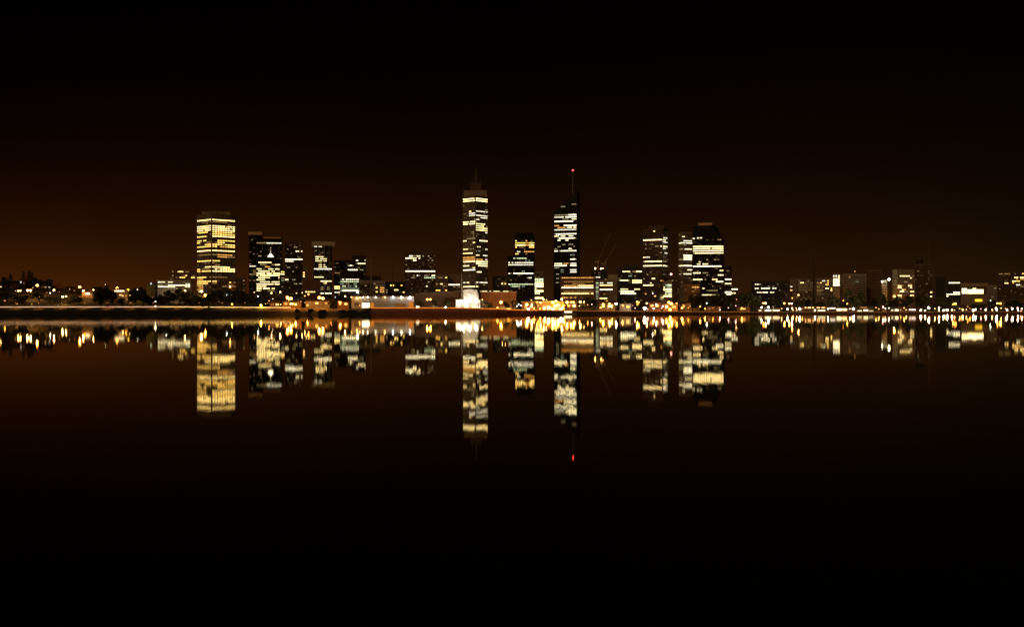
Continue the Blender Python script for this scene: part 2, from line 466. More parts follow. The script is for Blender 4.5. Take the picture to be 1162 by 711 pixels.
# --- second group
B = building('office_tower', 'dark slim tower with a dull orange crown, left of the triangle sign tower', 'orange crown tower', 'skyscraper',
  282.5, 298, 267, 1950, R(275, 255, 8.89, '405:70-80d 427:70-140w 455:110-140d 480:110-140d 503:70-140d'), wall='black', pitch=2.3, dep=26, dimp=.01)
roof_box(B, 'emissive_crown', 281.8, 297.6, 263, dep=20, back=1, emit=(.055, .02, .004))
B = building('office_tower', 'black office tower with a glowing white triangle sign near its top', 'triangle sign tower', 'skyscraper',
  290.3, 320.5, 271, 1850, R(275, 255, 8.89, '184:250-390w,150-245d 315:160-195d 374:135-145,160-290 395:185-240d,300-320d,335-365 417:235-280o 439:155-195,265-310,340-365 '
  '461:160-280,300-330 484:140-400b 504:150-400b 527:170-270,365-390 548:135-225 570:180-280,300-365 593:140-400b 615:140-165,185-240 636:140-280b,300-320 657:140-185,255-325d'),
  wall='black', tone='cream', pitch=2.45, first=275.7, pane=2.3, dep=30, dimp=.01)
roof_box(B, 'emissive_crown', 299, 318.5, 269, dep=18, back=2, emit=(.06, .02, .005))
panel(B, 'sign', 303.6, 310.6, 287.4, 291.4, (5, 4.4, 3.3), tri=True)
for yy in (281, 283.7, 286): panel(B, 'sign_lamp', 306.8, 307.6, yy, yy + .6, (1.4, 1.2, .8))
B = building('office_block', 'low greenish wing at the foot of the triangle sign tower', 'greenish wing', 'building',
  317, 323, 305.5, 1800, R(275, 255, 8.89, '465:375-420 486:375-420b 506:375-425b 530:400-415d 560:400-430e'), wall='dark', pitch=2.4, pane=2.2, dep=20, dimp=.1)
B = building('office_tower', 'brown tower with one bright white double floor, right of the triangle sign tower', 'double floor tower', 'skyscraper',
  323, 344, 273, 1900, R(275, 255, 8.89, '230:535-545d 272:545-570,595-605 352:430-610x 372:430-505w 435:465-480d 470:505-515d 557:430-460,515-530d 588:585-595d 597:525-540d'),
  wall='brown', tone='white', pitch=2.3, pane=2.5, dep=26, dimp=.03)
B = building('apartment_block', 'very narrow dim block squeezed right of the double floor tower', 'narrow dim block', 'building',
  343.5, 348.5, 304, 2000, R(275, 255, 8.89, '490:615-622 510:615-622 530:615-622b'), wall='tan', pitch=2.3, dep=14, dimp=.05)
B = building('hotel_tower', 'finned tower with overhanging pale crown and white bands', 'finned tower', 'skyscraper',
  355.5, 377, 277, 1850, R(340, 260, 8.89, '165:155-220w 185:130-205b 268:170-240 290:165-185,210-265 310:165-180,195-265 330:205-225d 350:200-225,245-255 372:195-215,250-265 '
  '392:135-320x 475:150-165,180-225 490:195-240 515:220-320b 537:250-275 575:215-240d,280-300d 602:220-240d,285-300d 640:220-320x'), wall='dark', tone='cream', pitch=2.3, pane=2.2, dep=24, dimp=.03)
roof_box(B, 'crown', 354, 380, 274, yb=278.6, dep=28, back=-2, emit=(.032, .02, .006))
for fx in (356.6, 362.5, 368.1, 373.6):
    D = faceY(B, fx, .8); a = P(fx, 335, D); b = P(fx, 279, D); q = MB()
    q.prism([(a.x - .3, a.y), (a.x + .3, a.y), (a.x + .3, a.y + .7), (a.x - .3, a.y + .7)], a.z, b.z); part('fin', q, WALLS['pale'], B['root'])
B = building('office_block', 'squat brown block with vertical fins before the finned tower', 'squat brown block', 'building',
  343, 364, 318.5, 1480, R(340, 260, 8.89, '628:55-145b'), wall='brick', pitch=2.2, first=331, dep=22, dimp=0)
for k in range(9):
    fx = 343.8 + k * 2.4; D = faceY(B, fx, .7); a = P(fx, 336, D); b = P(fx, 319.5, D); q = MB()
    q.prism([(a.x - .25, a.y), (a.x + .25, a.y), (a.x + .25, a.y + .6), (a.x - .25, a.y + .6)], a.z, b.z); part('fin', q, WALLS['tan'], B['root'])
B = building('office_block', 'unlit dark block between the finned tower and the stepped tower', 'unlit dark block', 'building',
  379, 395, 296, 1900, R(340, 260, 8.89, '450:360-370d,380-400d 575:350-400b 592:350-400b 640:350-395w'), wall='dark', pitch=2.2, dep=24)
B = building('office_tower', 'dark stepped tower with a few bright upper floors behind the green-lit block', 'stepped tower', 'skyscraper',
  394, 415.5, 296, 1800, R(340, 260, 8.89, '340:590-665 362:490-545b 381:595-605d 405:490-585b,615-635d 433:470-480'), wall='dark', tone='white', pitch=2.4, dep=26, dimp=.03)
roof_box(B, 'upper_storey', 399.5, 415, 290, dep=20, back=1)
panel(B, 'window', 404, 406.5, 294.8, 296, (1.6, 1.3, .9)); panel(B, 'window', 413.8, 415, 294.6, 295.8, (1, .8, .5))
B = building('office_block', 'black glass block with greenish white bands below the stepped tower', 'green-lit block', 'building',
  385.5, 408, 308, 1500, R(340, 260, 8.89, '505:410-590w 530:410-590g 552:420-450e,550-580e 575:430-460g,500-520e,545-580g 600:410-590e 624:410-590b'), wall='black', tone='white', pitch=2.55, first=316.9, dep=22, pane=2.2, dimp=.05)
roof_light(B, 405.8, 331.4, 1.1, 'white', 45, -3)
B = building('office_block', 'pale grey block with a dark roof storey right of the green-lit block', 'pale grey block', 'building',
  408, 437, 319, 1550, R(340, 260, 8.89, '590:765-780,820-845o 610:820-845o 630:765-780,820-845o 570:660-670d'), wall='pale', pitch=2.3, pane=2.6, dep=22, dimp=.03)
roof_box(B, 'roof_storey', 412, 432.5, 313, dep=14, back=3, m=WALLS['dark'])
B = building('office_block', 'low dark block with scattered windows behind the white pavilion', 'low scattered block', 'building',
  437, 460, 320.5, 1600, R(360, 300, 8.89, '198:735-745,840-850 220:750-762 248:775-805b 290:690-710d 270:865-875'), wall='dark', pitch=2.6, dep=22, dimp=.04)
B = building('office_tower', 'dark brown tower with one brilliant white floor midway', 'white belt tower', 'skyscraper',
  459, 495, 287.5, 1850, R(440, 270, 8.89, '182:215-245b,265-280d,305-325,350-365d,420d 210:180-210b,220-245,265-280,315,430d 230:270-280,455d 328:170-490x 374:290-320w,375-400d,445-485 400:365-490g 405:235-270d 450:410-420d 490:385-390'),
  wall='brown', tone='white', pitch=2.45, pane=2.6, dep=34, dimp=.03)
roof_box(B, 'roof_plant', 465, 491, 282, dep=22, back=5)
B = building('office_block', 'small tan block right of the white belt tower', 'small tan block', 'building',
  494, 508, 312, 1600, R(440, 270, 8.89, '388:510-540d,580-595 470:490-500d,530-540b,555d 490:565-575d 520:500-515,555d,580-590'), wall='tan', pitch=2.4, single=True, pane=2.8, dep=18, dimp=.08)
B = building('office_block', 'olive block with one bright strip left of the tallest tower', 'olive strip block', 'building',
  508.5, 522.5, 311.5, 1620, R(440, 270, 8.89, '470:615-715x 490:660-680d'), wall='tan', pitch=2.5, first=322.9, dep=20, dimp=.02)
# --- Central tower
B = building('office_tower', 'tallest square tower seen corner on with a double lit top band', 'tallest tower', 'skyscraper',
  525, 553.8, 222, 2000, R(515, 195, 10.16,
  '306:110-245b 302:255-390b 330:110-245b 326:255-390b 445:185-200,365-380d 468:185-245w,255-390w 493:185-245w 495:255-390w 540:235d,255-295w,310-380w 585:110-245b 590:255-355 608:110-245b 612:260-350 660:255-385 690:370-385w') + R(515, 260, 10.16,
  '8:255-385 35:375-385 45:215-230d 118:155-235d 128:300-390b 145:110-140,225-235 215:195-230d,275-310 230:365-390w 240:110-175,205d,260d,285-310e 283:110-210 293:255-295,340-390w 332:105-250o 348:365-385w 345:260-330o 357:110-245o 366:260-390b 382:110-240b 388:260-390b 412:290-390b 432:105-175b,215-250 440:375-385d '
  '480:105-245x 488:255-320b 605:110-130w,160-175,260-280w,305-390w 630:165-175d,260-270d,335-360d 652:105-245b,255-275'),
  xc=539.7, wall='tan', tone='cream', pitch=2.38, first=225, pane=2.5, dimp=.05)
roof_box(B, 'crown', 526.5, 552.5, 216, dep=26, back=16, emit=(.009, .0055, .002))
roof_box(B, 'roof_plant', 534, 546, 208, yb=216, dep=14, back=22, m=WALLS['brown'])
roof_mast(B, 'mast', 540.4, 190, .8, yb=208, back=26)
for ax in (536, 545): roof_mast(B, 'antenna', ax, 203, .4, yb=208, back=26)
# --- between towers
B = building('office_block', 'dark block with two roof lamps between the tallest tower and the curved tower', 'two lamp block', 'building',
  559, 574, 313.5, 1650, [], wall='dark', pitch=2.5, dep=20, dimp=.02)
roof_light(B, 570, 321.8, .6, 'warm', 30, -1.5); roof_light(B, 573.4, 321.8, .45, 'warm', 25, -1.5)
B = building('office_tower', 'dark tower with orange lit upper floors rising behind the green-topped tower', 'orange floors tower', 'skyscraper',
  584, 607, 268, 1950, R(565, 255, 7.9, '145:150-160,255o 161:150-240,245-270o,275-330 180:150-240b,245-270o,275-330b 200:155-165,205-230d,280-330 237:180-200w,245-330o 255:155-175,255d 292:305-330w'),
  wall='black', pitch=2.45, first=273.2, dep=28, dimp=.02)
roof_box(B, 'roof_plant', 586.5, 605, 264, dep=18, back=5)
B = building('office_tower', 'black tower with greenish lit top floor in front of the orange floors tower', 'green-topped tower', 'skyscraper',
  576, 606.2, 291, 1750, R(565, 255, 7.9, '300:140-190g,210-260g 320:250-280e 344:90-100,130-195w,210-320w 364:90-100,110-195w,210-320w 430:88-100w,120d,150-195b,210-325b 410:225-235e 470:270-300w 533:88-100,110-195g,210-325g 551:110-195g,215-245e'),
  wall='black', tone='white', pitch=2.45, first=293, pane=2.3, bottom=331, dep=30, dimp=.01)
for k in range(10):
    fx = 578 + k * 3; D = faceY(B, fx, .7); a = P(fx, 345, D); b = P(fx, 329, D); q = MB()
    q.prism([(a.x - .4, a.y), (a.x + .4, a.y), (a.x + .4, a.y + .7), (a.x - .4, a.y + .7)], a.z, b.z); part('fin', q, WALLS['brown'], B['root'])
B = building('office_block', 'fully lit greenish block at the right foot of the green-topped tower', 'fully lit greenish block', 'building',
  606.6, 617, 308, 1600, R(565, 255, 7.9, '493:325-410g 513:325-410g 535:325-410b 556:325-410b 578:325-345g 603:325-410b 624:325-375g 646:325-410b'), wall='tan', tone='cream', pitch=2.65, first=311.5, dep=20, pane=2.0, wh=.66, dimp=.05)
B = building('office_tower', 'dark glass tower with a steep slanted roof and red lamp mast', 'slanted roof tower', 'skyscraper',
  628.2, 658.2, 241, 1900, R(615, 185, 8.89,
  '415:305-340d 430:200-225d 520:125-225d,240-350b 543:240-350b 557:125-220w 566:310-345 575:215-270d 594:120-310b 635:120-165o,235-350b 650:160-230o,260-345 665:250-340w 678:135-220w,250-310w 705:160-350b') + R(615, 260, 10.16,
  '12:155-260w,285-370w 52:140-405x 75:145-185,220-270,310-350 98:185-370b 112:370-390d 125:185-215,285-300 165:235-255d,320-360d 190:185-205d,370d 215:155-180d,320-340 240:185-210d,320-360 257:140-405x 298:335-380e '
  '345:325-405b 388:145-225,265-300o,325-395w 412:140-285b,325-405b 435:150-185d 460:220-250e,325-390w 483:325-405b 500:225-250e 520:170-200d 560:170-200d 620:170-200d'),
  xc=655, r=.5, wall='black', tone='white', pitch=2.4, first=231.5, pane=2.4, slant=[241, 215, 218, 243], dimp=0)
root = B['root']; m1 = P(650.2, 194, 1912); q = MB(); q.tube((m1.x, m1.y, P(650, 222, 1912).z), m1,   .8, .4); MA = part('mast', q, STEEL, root)
q = MB(); q.ball(m1 + Vector((0, 0, 1.2)), 1.3); part('beacon', q, lampmat('red', 9), root, smooth=True).parent = MA
B = building('office_block', 'broad terraced block with glowing amber floors right of the slanted roof tower', 'amber floors block', 'building',
  636, 674.5, 314.5, 1500, R(640, 300, 8.89, '130:-20-280o 165:0-280d 185:80-200d 212:160-300b,0-150o 236:-30-300x 268:0-290d 300:-30-110b,120-220b,240-300b 325:-30-110o'), wall='orange', pitch=2.25, first=315, pane=2.4, dep=24, dimp=.2)
B = building('stair_tower', 'slim greenish yellow stair tower right of the amber floors block', 'yellow stair tower', 'building',
  676, 679.3, 318, 1480, R(640, 300, 8.89, '180:325-345g 200:325-345e 222:325-345g 245:325-345e 268:325-345g 290:325-345e 312:325-345e 334:325-345e'), wall='pale', pitch=2.5, pane=2, dep=8)
B = building('office_block', 'tan block with three bright floors and a pale roof storey below the cranes', 'three floor block', 'building',
  680, 700, 318, 1500, R(640, 300, 8.89, '185:360-385w,450-475w 210:350-490b 258:350-490x 297:400-410d 345:345-425b'), wall='tan', pitch=2.5, first=320.9, pane=2.2, dep=20, dimp=.08)
roof_box(B, 'roof_storey', 690, 701, 311.5, dep=12, back=3, m=WALLS['pale'])
B = building('office_block', 'unfinished dark block with two work lamps below the crane jibs', 'unfinished block', 'building',
  671, 689, 306.5, 1750, R(640, 300, 8.89, '137:305-350w'), wall='dark', pitch=2.5, dep=20, dimp=.01)
roof_light(B, 675.4, 304.6, .95, 'warm', 45, 2); roof_light(B, 682, 304.6, .95, 'warm', 45, 2); roof_light(B, 684, 304.4, .6, 'warm', 30, 2)
CR = B
B = building('office_block', 'dark square block with paired bright strips left of the arched band tower', 'paired strip block', 'building',
  701, 729.3, 305, 1550, R(690, 285, 11.85, '272:215-280,340-370d,400-465b 330:295-315e 388:140-155e,165-270b,280-290d,340-465b 415:325-465b 503:190-270,370-380,410-420 535:125-150e,170-335x 565:170-365x'), wall='dark', tone='cream', pitch=2.5, first=308, pane=2.4, dep=24, dimp=.02)
roof_box(B, 'roof_plant', 708, 725, 300.6, dep=12, back=4)
B = building('hotel_tower', 'brown tower with beaded warm bands, tallest between the cranes and the black tower', 'arched band tower', 'skyscraper',
  729, 758.8, 259.5, 1850, R(720, 245, 8.88, '147:200-210 222:295-330w 240:90-310b 265:285-330w 308:215-240d,260-330b 332:285-310w 375:275d,305-330w 415:90-105,120-155w 458:90-280b,295-315d 503:90-325b 590:125-135d 630:90-105d,180-195b')
  + R(690, 285, 11.85, '395:705-740o 455:475-595b 430:570-580 575:495-520o 552:595-605d 605:625-650d'), xc=752, r=.9, wall='brown', tone='cream', pitch=2.45, first=262, pane=2.6, dimp=.03)
roof_box(B, 'roof_plant', 736, 754, 256, dep=16, back=10)
B = building('office_block', 'small block fully lit pale green at the foot of the arched band tower', 'pale green block', 'building',
  752.5, 762.5, 319.5, 1500, R(690, 285, 11.85, '430:765-785e 455:770-850g 485:745-760g,770-850e 517:745-855b 546:770-850g 576:770-850g 605:745-855b'), wall='pale', pitch=2.5, first=323.4, pane=1.8, wh=.66, dep=14, dimp=.1)
B = building('office_block', 'low pale green annex left of the pale green block', 'pale green annex', 'building',
  748.6, 753, 334.5, 1450, R(690, 285, 11.85, '605:700-760b 635:700-760e'), wall='pale', pitch=2.2, pane=1.8, dep=10, dimp=.1)
B = building('apartment_block', 'dark block with a pinkish roof lamp right of the arched band tower', 'pink lamp block', 'building',
  757, 771.5, 313, 1700, R(730, 300, 8.88, '155:295-305d 165:415-450e 282:375-405g 290:390-400e'), wall='brown', pitch=2.4, dep=20, dimp=.05)
roof_light(B, 761.6, 311, 1.5, 'pink', 9, 4)
B = building('office_tower', 'slim two-toned tower with blocks of brilliant floors beside the black tower', 'slim bright tower', 'skyscraper',
  770.2, 786.5, 263.5, 1900, R(760, 245, 7.11, '170:105-115 200:115-180w 213:115-180b 222:75-105 232:115-130d 265:80-105d,125-180 275:150-180 310:115-180b 326:115-180x 343:115-180x,75-105d 403:75-105,115-180b 435:150-180 465:115-170,75-90d'),
  xc=775.3, r=1.4, wall='tan', tone='white', pitch=2.35, first=266, pane=2.4, dimp=.12)
B = building('office_tower', 'massive black tower with a bright belt of four floors and orange crown', 'black belt tower', 'skyscraper',
  785.3, 822, 271, 1750, R(760, 245, 7.11, '195:390-410d 236:335-440b 251:190-440b 269:180-440b 288:180-440b 307:180-440b 345:295-305d,360-370d 365:240 395:225-240,265-300 412:190-405x 432:412-420 450:275-300d 468:180-250b,390-440b '
  '505:180-260b,285d,310d,345-380 523:385-440x 575:270-280b 595:320-380d 632:250-285,300-360 650:340-355'), wall='black', tone='cream', pitch=2.5, first=272, pane=2.5, dep=34, dimp=.03)
BB = B
def chamfer(poly, k):
    out = []
    for i, p_ in enumerate(poly):
        a, b = poly[i - 1], poly[(i + 1) % len(poly)]
        out += [p_ + (a - p_).normalized() * k, p_ + (b - p_).normalized() * k]
    return out
for (xa, xb, ya, yb_, kk) in ((785.9, 819.5, 271, 268, 3), (786.2, 817.5, 268, 263, 4), (786.8, 815.3, 263, 258, 6), (788.6, 812.5, 258, 255.6, 7)):
    poly, _ = footprint(xa, xb, 1753, None, 1, 28); q = MB(); q.prism(chamfer(poly, kk), B['zt'] + .95 if ya == 271 else P(800, ya, 1753).z + .01, P(800, yb_, 1753).z); part('upper_storey', q, WALLS['black'], B['root'])
for (xa, xb, yy) in ((786, 788.5, 270.5), (791, 793.5, 270), (794.4, 796.7, 269.8)): panel(B, 'window', xa, xb, yy - .6, yy + .6, (1.5, 1.25, .8), D=1752.4)
roof_box(B, 'emissive_crown', 792.5, 808, 252.8, yb=256.05, dep=10, back=8, emit=(.07, .024, .005))
B = building('apartment_block', 'brown annex tower against the right side of the black belt tower', 'brown annex tower', 'building',
  822.4, 830.3, 302, 1800, R(760, 245, 7.11, '515:442-490b 545:442-490 620:440-490b 634:440-490b'), wall='brown', tone='white', pitch=2.4, pane=2, dep=18, dimp=.08)
B = building('office_block', 'small low block with one bright strip right of the brown annex tower', 'small strip block', 'building',
  829.8, 837.5, 324.5, 1600, R(760, 245, 7.11, '590:495-545x 620:490-525'), wall='brown', tone='white', pitch=2.2, first=328, dep=14, dimp=0)
B = building('office_block', 'low orange rust block in front of the black belt tower', 'rust block', 'building',
  776, 794, 323, 1450, R(760, 245, 7.11, '575:180-195o,200-215o,230-245o 610:185-200d'), wall='orange', pitch=2.3, dep=16, dimp=.06)
# --- right side
B = building('office_block', 'wide dark block with three short bright rows at the left of the right shore', 'three row block', 'building',
  852.5, 895, 319.8, 1650, R(840, 300, 8.89, '200:150-180w,195-205d 222:285-295d 241:155-185w,225-290b,340-350w 281:180-230w,250-280b,310-345w'), wall='dark', tone='white', pitch=2.3, first=322.4, dep=24, dimp=.015)
B = building('office_block', 'tan block with faint ribbon floors left of the dark chimney', 'faint ribbon block', 'building',
  896.5, 925.8, 316.5, 1650, R(840, 300, 8.89, '182:605-640b,590-720f 202:590-720f 223:500-520w,590-720f 242:590-720f,640-660d 258:505-520,590-720f,690-700d'), xc=903, r=2.2, wall='tan', pitch=2.1, first=318.5, dep=24, dimp=.1)
B = building('apartment_block', 'apartment block with a dim window grid right of the dark chimney', 'dim grid apartments', 'building',
  926.2, 945, 316, 1620, R(930, 300, 8.89, '137:30-45w 160:75-90 180:75-85 200:70-85 185:-20--8d,10-22 200:-10-30f 218:-18-0d,22-36d 238:-20-40f,5-15d,70-80b,110-120 255:-16--6d,18-30d,120-130b 280:-20-30f,0-10d 300:-20-35f,-15--5d 340:145-160o'), wall='tan', pitch=2.15, pane=2.2, single=True, dep=20, dimp=.1)
q = P(0, 0, 1)
B = building('stair_tower', 'bright white glazed stair tower left of the big unlit block', 'glazed stair tower', 'building',
  945.2, 953, 311.5, 1600, R(930, 300, 8.89, '115:135-175w,190-200 133:140-180d,185-205 152:140-200w 170:140-200 190:140-200w 210:140-200b'), wall='pale', tone='white', pitch=2.05, first=313, pane=1.7, wh=.7, dep=10, dimp=.2, bottom=325)
B = building('office_block', 'big unlit block with a thin pale roof edge in the middle of the right shore', 'big unlit block', 'building',
  953.4, 983, 311.2, 1600, R(930, 300, 8.89, '130:290-315d'), xc=957.2, r=3, wall='tan', pitch=2.6, dep=30, dimp=.0)
roof_light(B, 970.2, 307.8, .6, 'warm', 3, 10)
roof_mast(B, 'mast', 970.2, 308.5, .3, back=10)
B = building('office_block', 'brown louvred block joined to the right of the big unlit block', 'louvred block', 'building',
  983.3, 1000.5, 306.8, 1640, [], wall='brown', pitch=1.7, dep=26, dimp=.0)
B = building('stair_tower', 'narrow floodlit grey wall tower beside a brilliant greenish lamp', 'floodlit grey tower', 'building',
  1000.8, 1006.5, 318.5, 1560, [], wall='pale', pitch=3, dep=10, dimp=0)
roof_light(B, 1008.8, 316.8, 1.35, 'green', 26, -6); roof_light(B, 1001, 319.3, .7, 'white', 30, -3)
B = building('hotel_block', 'tan block with scattered lit windows left of the dark mast tower', 'scattered window block', 'building',
  1012.5, 1038, 306.3, 1560, R(1020, 290, 7.9, '182:15-50b,55-95b 200:105-115 228:55-70d 270:0-10,95-105b 285:105-118b 300:25-45 315:15-25b,115-125 350:110-130 365:0-15b') + R(930, 300, 8.89, '225:795-815b 245:830-855o 265:815-835b,860-880d 320:800-825b'),
  xc=1018, r=2.2, wall='tan', tone='cream', pitch=2.2, first=313, pane=2.6, dep=22, dimp=.07)
B = building('office_tower', 'dark tower with a drum on its roof and a tall red mast', 'dark mast tower', 'skyscraper',
  1037.5, 1058.5, 299.8, 1700, R(1020, 290, 7.9, '335:297-303b 365:297-303b'), wall='brown', pitch=2.4, dep=24, dimp=.004)
a = P(1043.3, 294.5, 1708); q = MB(); q.tube((a.x, a.y, B['zt']), a, 5, 5, 16); part('roof_drum', q, WALLS['dark'], B['root'])
roof_mast(B, 'mast', 1054.6, 272, 1.1, back=6, m=mat('red_mast_paint', (.35, .12, .06), .6))
B = building('office_block', 'plain unlit dark block right of the dark mast tower', 'plain unlit block', 'building',
  1061.5, 1073, 313.8, 1620, [], wall='dark', pitch=2.4, dep=20, dimp=.0)
B = building('office_block', 'dark block with a white top strip and white bottom strips', 'white top strip block', 'building',
  1073.4, 1090, 317.5, 1560, R(1020, 290, 7.9, '243:445-548x 328:495-545b 345:425-548x 357:420-435'), wall='dark', tone='white', pitch=2.15, first=320.8, dep=20, dimp=0)
B = building('showroom', 'low glowing cream showroom with a yellow sign near the right edge', 'cream showroom', 'building',
  1090.4, 1121, 322, 1500, R(1020, 290, 7.9, '298:575-600w,670-685b 310:565-600b,615-760x 322:565-600b,615-760x 337:570-600w,620-760b'), wall='tan', pitch=1.65, first=325.8, pane=2, wh=.8, bottom=334.5, dep=22, dimp=0)
panel(B, 'sign', 1106.5, 1114.5, 339.2, 342, (1.7, .95, .05))
B = building('office_block', 'low pale block between the cream showroom and the far right apartments', 'low pale block', 'building',
  1121.5, 1131, 324, 1560, [], wall='pale', pitch=2.4, dep=18, dimp=.02)
B = building('apartment_block', 'wide apartment block with clustered orange windows at the right edge', 'orange window apartments', 'building',
  1132, 1172, 308, 1700, R(1020, 290, 7.9, '145:900-915d,960-985d,1105-1120 195:1035-1060b,1095-1120b 210:1050-1060o,1090-1120o 228:1015-1045b,1065-1080 243:960-980b,1015-1035o 265:1065-1085x,1120-1200o 285:1090-1120d'), wall='brown', pitch=2.1, pane=2.4, dep=24, dimp=.06)

# --- chimney, thin pylons, foreshore masts
def pole_thing(name, label, cat, x, yt, D, r, m, yb=None, head=False):
    z0 = ground(x, D) - .3; top = P(x, yt, D)
    root = empty(name, (top.x, top.y, z0), label, cat)
    q = MB(); q.tube((top.x, top.y, z0 + .9), top, r, r * .6, 10); part('shaft', q, m, root, smooth=False)
    q = MB(); q.tube((top.x, top.y, z0), (top.x, top.y, z0 + .9), r * 1.8, r * 1.5, 10); part('base', q, CONC, root)
    return root
pole_thing('chimney', 'tall dark slender chimney on the right shore', 'chimney', 923.4, 286, 1560, 1.5, WALLS['dark'])
pole_thing('pylon', 'faint brown pylon above the pale grey block', 'pylon', 421.3, 290, 1480, 1.2, WALLS['tan'])
pole_thing('pylon', 'faint thin pylon standing left of the white belt tower', 'pylon', 445.5, 288, 1520, .8, WALLS['brown'])
pole_thing('flagpole', 'grey pole rising from the floodlit white sail', 'pole', 523.9, 311, 1135, .7, STEEL)
# --- cranes
def crane(label, xb, yb_, xt, yt, D):
    base = P(xb, yb_, D); tip = P(xt, yt, D)
    zg = CR['zt'] + .95
    root = empty('tower_crane', (base.x, base.y, zg), label, 'crane', 'cranes on the unfinished block')
    m = mat('crane_paint', (.5, .38, .12), .6)
    def lattice(a, b, w, n):
        q = MB(); d = (b - a); u = d.normalized().cross(Vector((0, 1, 0))).normalized() * w; v = Vector((0, w, 0))
        cs = [a + u + v, a + u - v, a - u - v, a - u + v]
        for c in cs: q.tube(c, c + d, .14, .12, 4)
        for i in range(n):
            for k in range(4): q.tube(cs[k] + d * (i / n), cs[(k + 1) % 4] + d * ((i + 1) / n), .07, .07, 3)
        return q
    part('mast', lattice(Vector((base.x, base.y, zg)), base, .8, 6), m, root)
    part('jib', lattice(base, tip, .6, 18), m, root)
    back = base + (base - tip).normalized() * 9; back.z = base.z + 1
    part('counter_jib', lattice(base, back, .5, 4), m, root)
    q = MB(); q.prism([(back.x - 1.3, back.y - 1), (back.x + 1.3, back.y - 1), (back.x + 1.3, back.y + 1), (back.x - 1.3, back.y + 1)], back.z - 2, back.z); part('counterweight', q, CONC, root)
    q = MB(); c = base + Vector((1.4, -1.5, .2)); q.prism([(c.x - .9, c.y - .9), (c.x + .9, c.y - .9), (c.x + .9, c.y + .9), (c.x - .9, c.y + .9)], c.z, c.z + 2.3); part('cab', q, mat('crane_cab', (.4, .4, .38), .4), root)
crane('luffing crane with its long jib raised, on the unfinished block', 678.5, 297, 693, 264, 1760)
crane('luffing crane with the shorter fainter jib, on the unfinished block', 686, 299, 699, 277, 1765)

# --- foreshore pavilion (long white shed)
def box_px(mb, x0, x1, y0, y1, D, dep, mi=0, z0=None):
    poly, _ = footprint(x0, x1, D, None, 1, dep)
    z1 = P((x0 + x1) / 2, y0, D).z; zz = P((x0 + x1) / 2, y1, D).z if z0 is None else z0
    mb.prism(poly, zz, z1, mi)
def thing_at(name, label, cat, x, D, group=None):
    p = P(x, 350, D); return empty(name, (p.x, p.y, ground(x, D)), label, cat, group)
D = 1118; root = thing_at('pavilion', 'long white waterside pavilion with floodlit wall and one glowing doorway', 'pavilion', 434, D)
BLD.append((399, 470, 'long white pavilion'))
q = MB(); box_px(q, 399, 470, 336.5, 0, D, 26, z0=ground(434, D) - .3); part('wall', q, WALLS['white'], root)
q = MB(); box_px(q, 398, 471, 335.3, 336.4, D - 2.2, 31); part('roof', q, CONC, root)
GL = {'root': root, 'D': D, 'poly': footprint(399, 470, D, None, 1, 26)[0]}
panel(GL, 'glowing_doorway', 411, 419, 343.8, 348.8, (4, 3.3, 2.2), out=.3)
for (xa, xb, ya, yb_, g) in ((420, 424.6, 343.3, 348.8, (.55, .17, .02)), (464, 468.8, 342, 348.8, (.6, .17, .02)), (449, 460, 344, 348.5, (.16, .06, .012)), (402, 407, 343, 347, (.1, .04, .01))):
    panel(GL, 'door', xa, xb, ya, yb_, g, out=.3)
def eave_lamp(x, y, c, s, r):
    q = MB(); p = P(x, y, faceY(GL, x, 2)); q.ball(p, r); part('floodlight', q, lampmat(c, s), root, smooth=True)
for (x, y, c, s, r) in ((398.8, 337, 'warm', 30, .35), (408.4, 337.6, 'warm', 40, .35), (405, 338.5, 'warm', 60, .4), (411.8, 337, 'white', 40, .3), (417.3, 336.8, 'white', 34, .35), (426.3, 336.9, 'white', 34, .3),
                        (436.5, 337, 'warm', 42, .42), (446, 336.9, 'cool', 46, .45), (455.6, 336.9, 'white', 52, .45), (465.2, 337, 'cool', 60, .5)):
    eave_lamp(x, y, c, s, r)
D = 1160; root = thing_at('exhibition_hall', 'low dim hall with a sloping roof between the white pavilion and floodlit sail', 'building', 496, D)
BLD.append((471, 520, 'dim sloping hall'))
q = MB(); poly, _ = footprint(471, 521, D, None, 1, 30); zg = ground(496, D) - .3
q.prism(poly, zg, [P(471, 333.5, D).z, P(521, 330.5, D).z, P(521, 330.5, D).z, P(471, 333.5, D).z]); part('wall', q, WALLS['brown'], root)
q = MB(); z0, z1 = P(471, 333.3, D).z, P(521, 330.3, D).z; q.prism([p_ + (p_ - sum(poly, Vector((0, 0))) / 4) * .02 for p_ in poly], [z0, z1, z1, z0], [z0 + .5, z1 + .5, z1 + .5, z0 + .5]); part('roof', q, CONC, root)
GL = {'root': root, 'D': D, 'poly': poly}
panel(GL, 'window', 472.3, 475.7, 346.7, 349, (2.6, 2.2, 1.5)); panel(GL, 'window', 491, 496, 346.8, 348, (.35, .3, .1))
D = Ys(612) + 48; root = thing_at('added_glow_building', 'added low ochre building catching the glow behind the densest lamp cluster', 'building', 612, D)  # low building added to catch the orange glow of the lamps
BLD.append((592, 634, 'ochre station'))
q = MB(); box_px(q, 592, 640, 342.5, 0, D, 14, z0=ground(612, D) - .3); part('wall', q, WALLS['umber'], root)
q = MB(); box_px(q, 591, 641, 341.7, 342.4, D - 2.5, 18); part('roof', q, CONC, root)
GL = {'root': root, 'D': D, 'poly': footprint(592, 640, D, None, 1, 14)[0]}
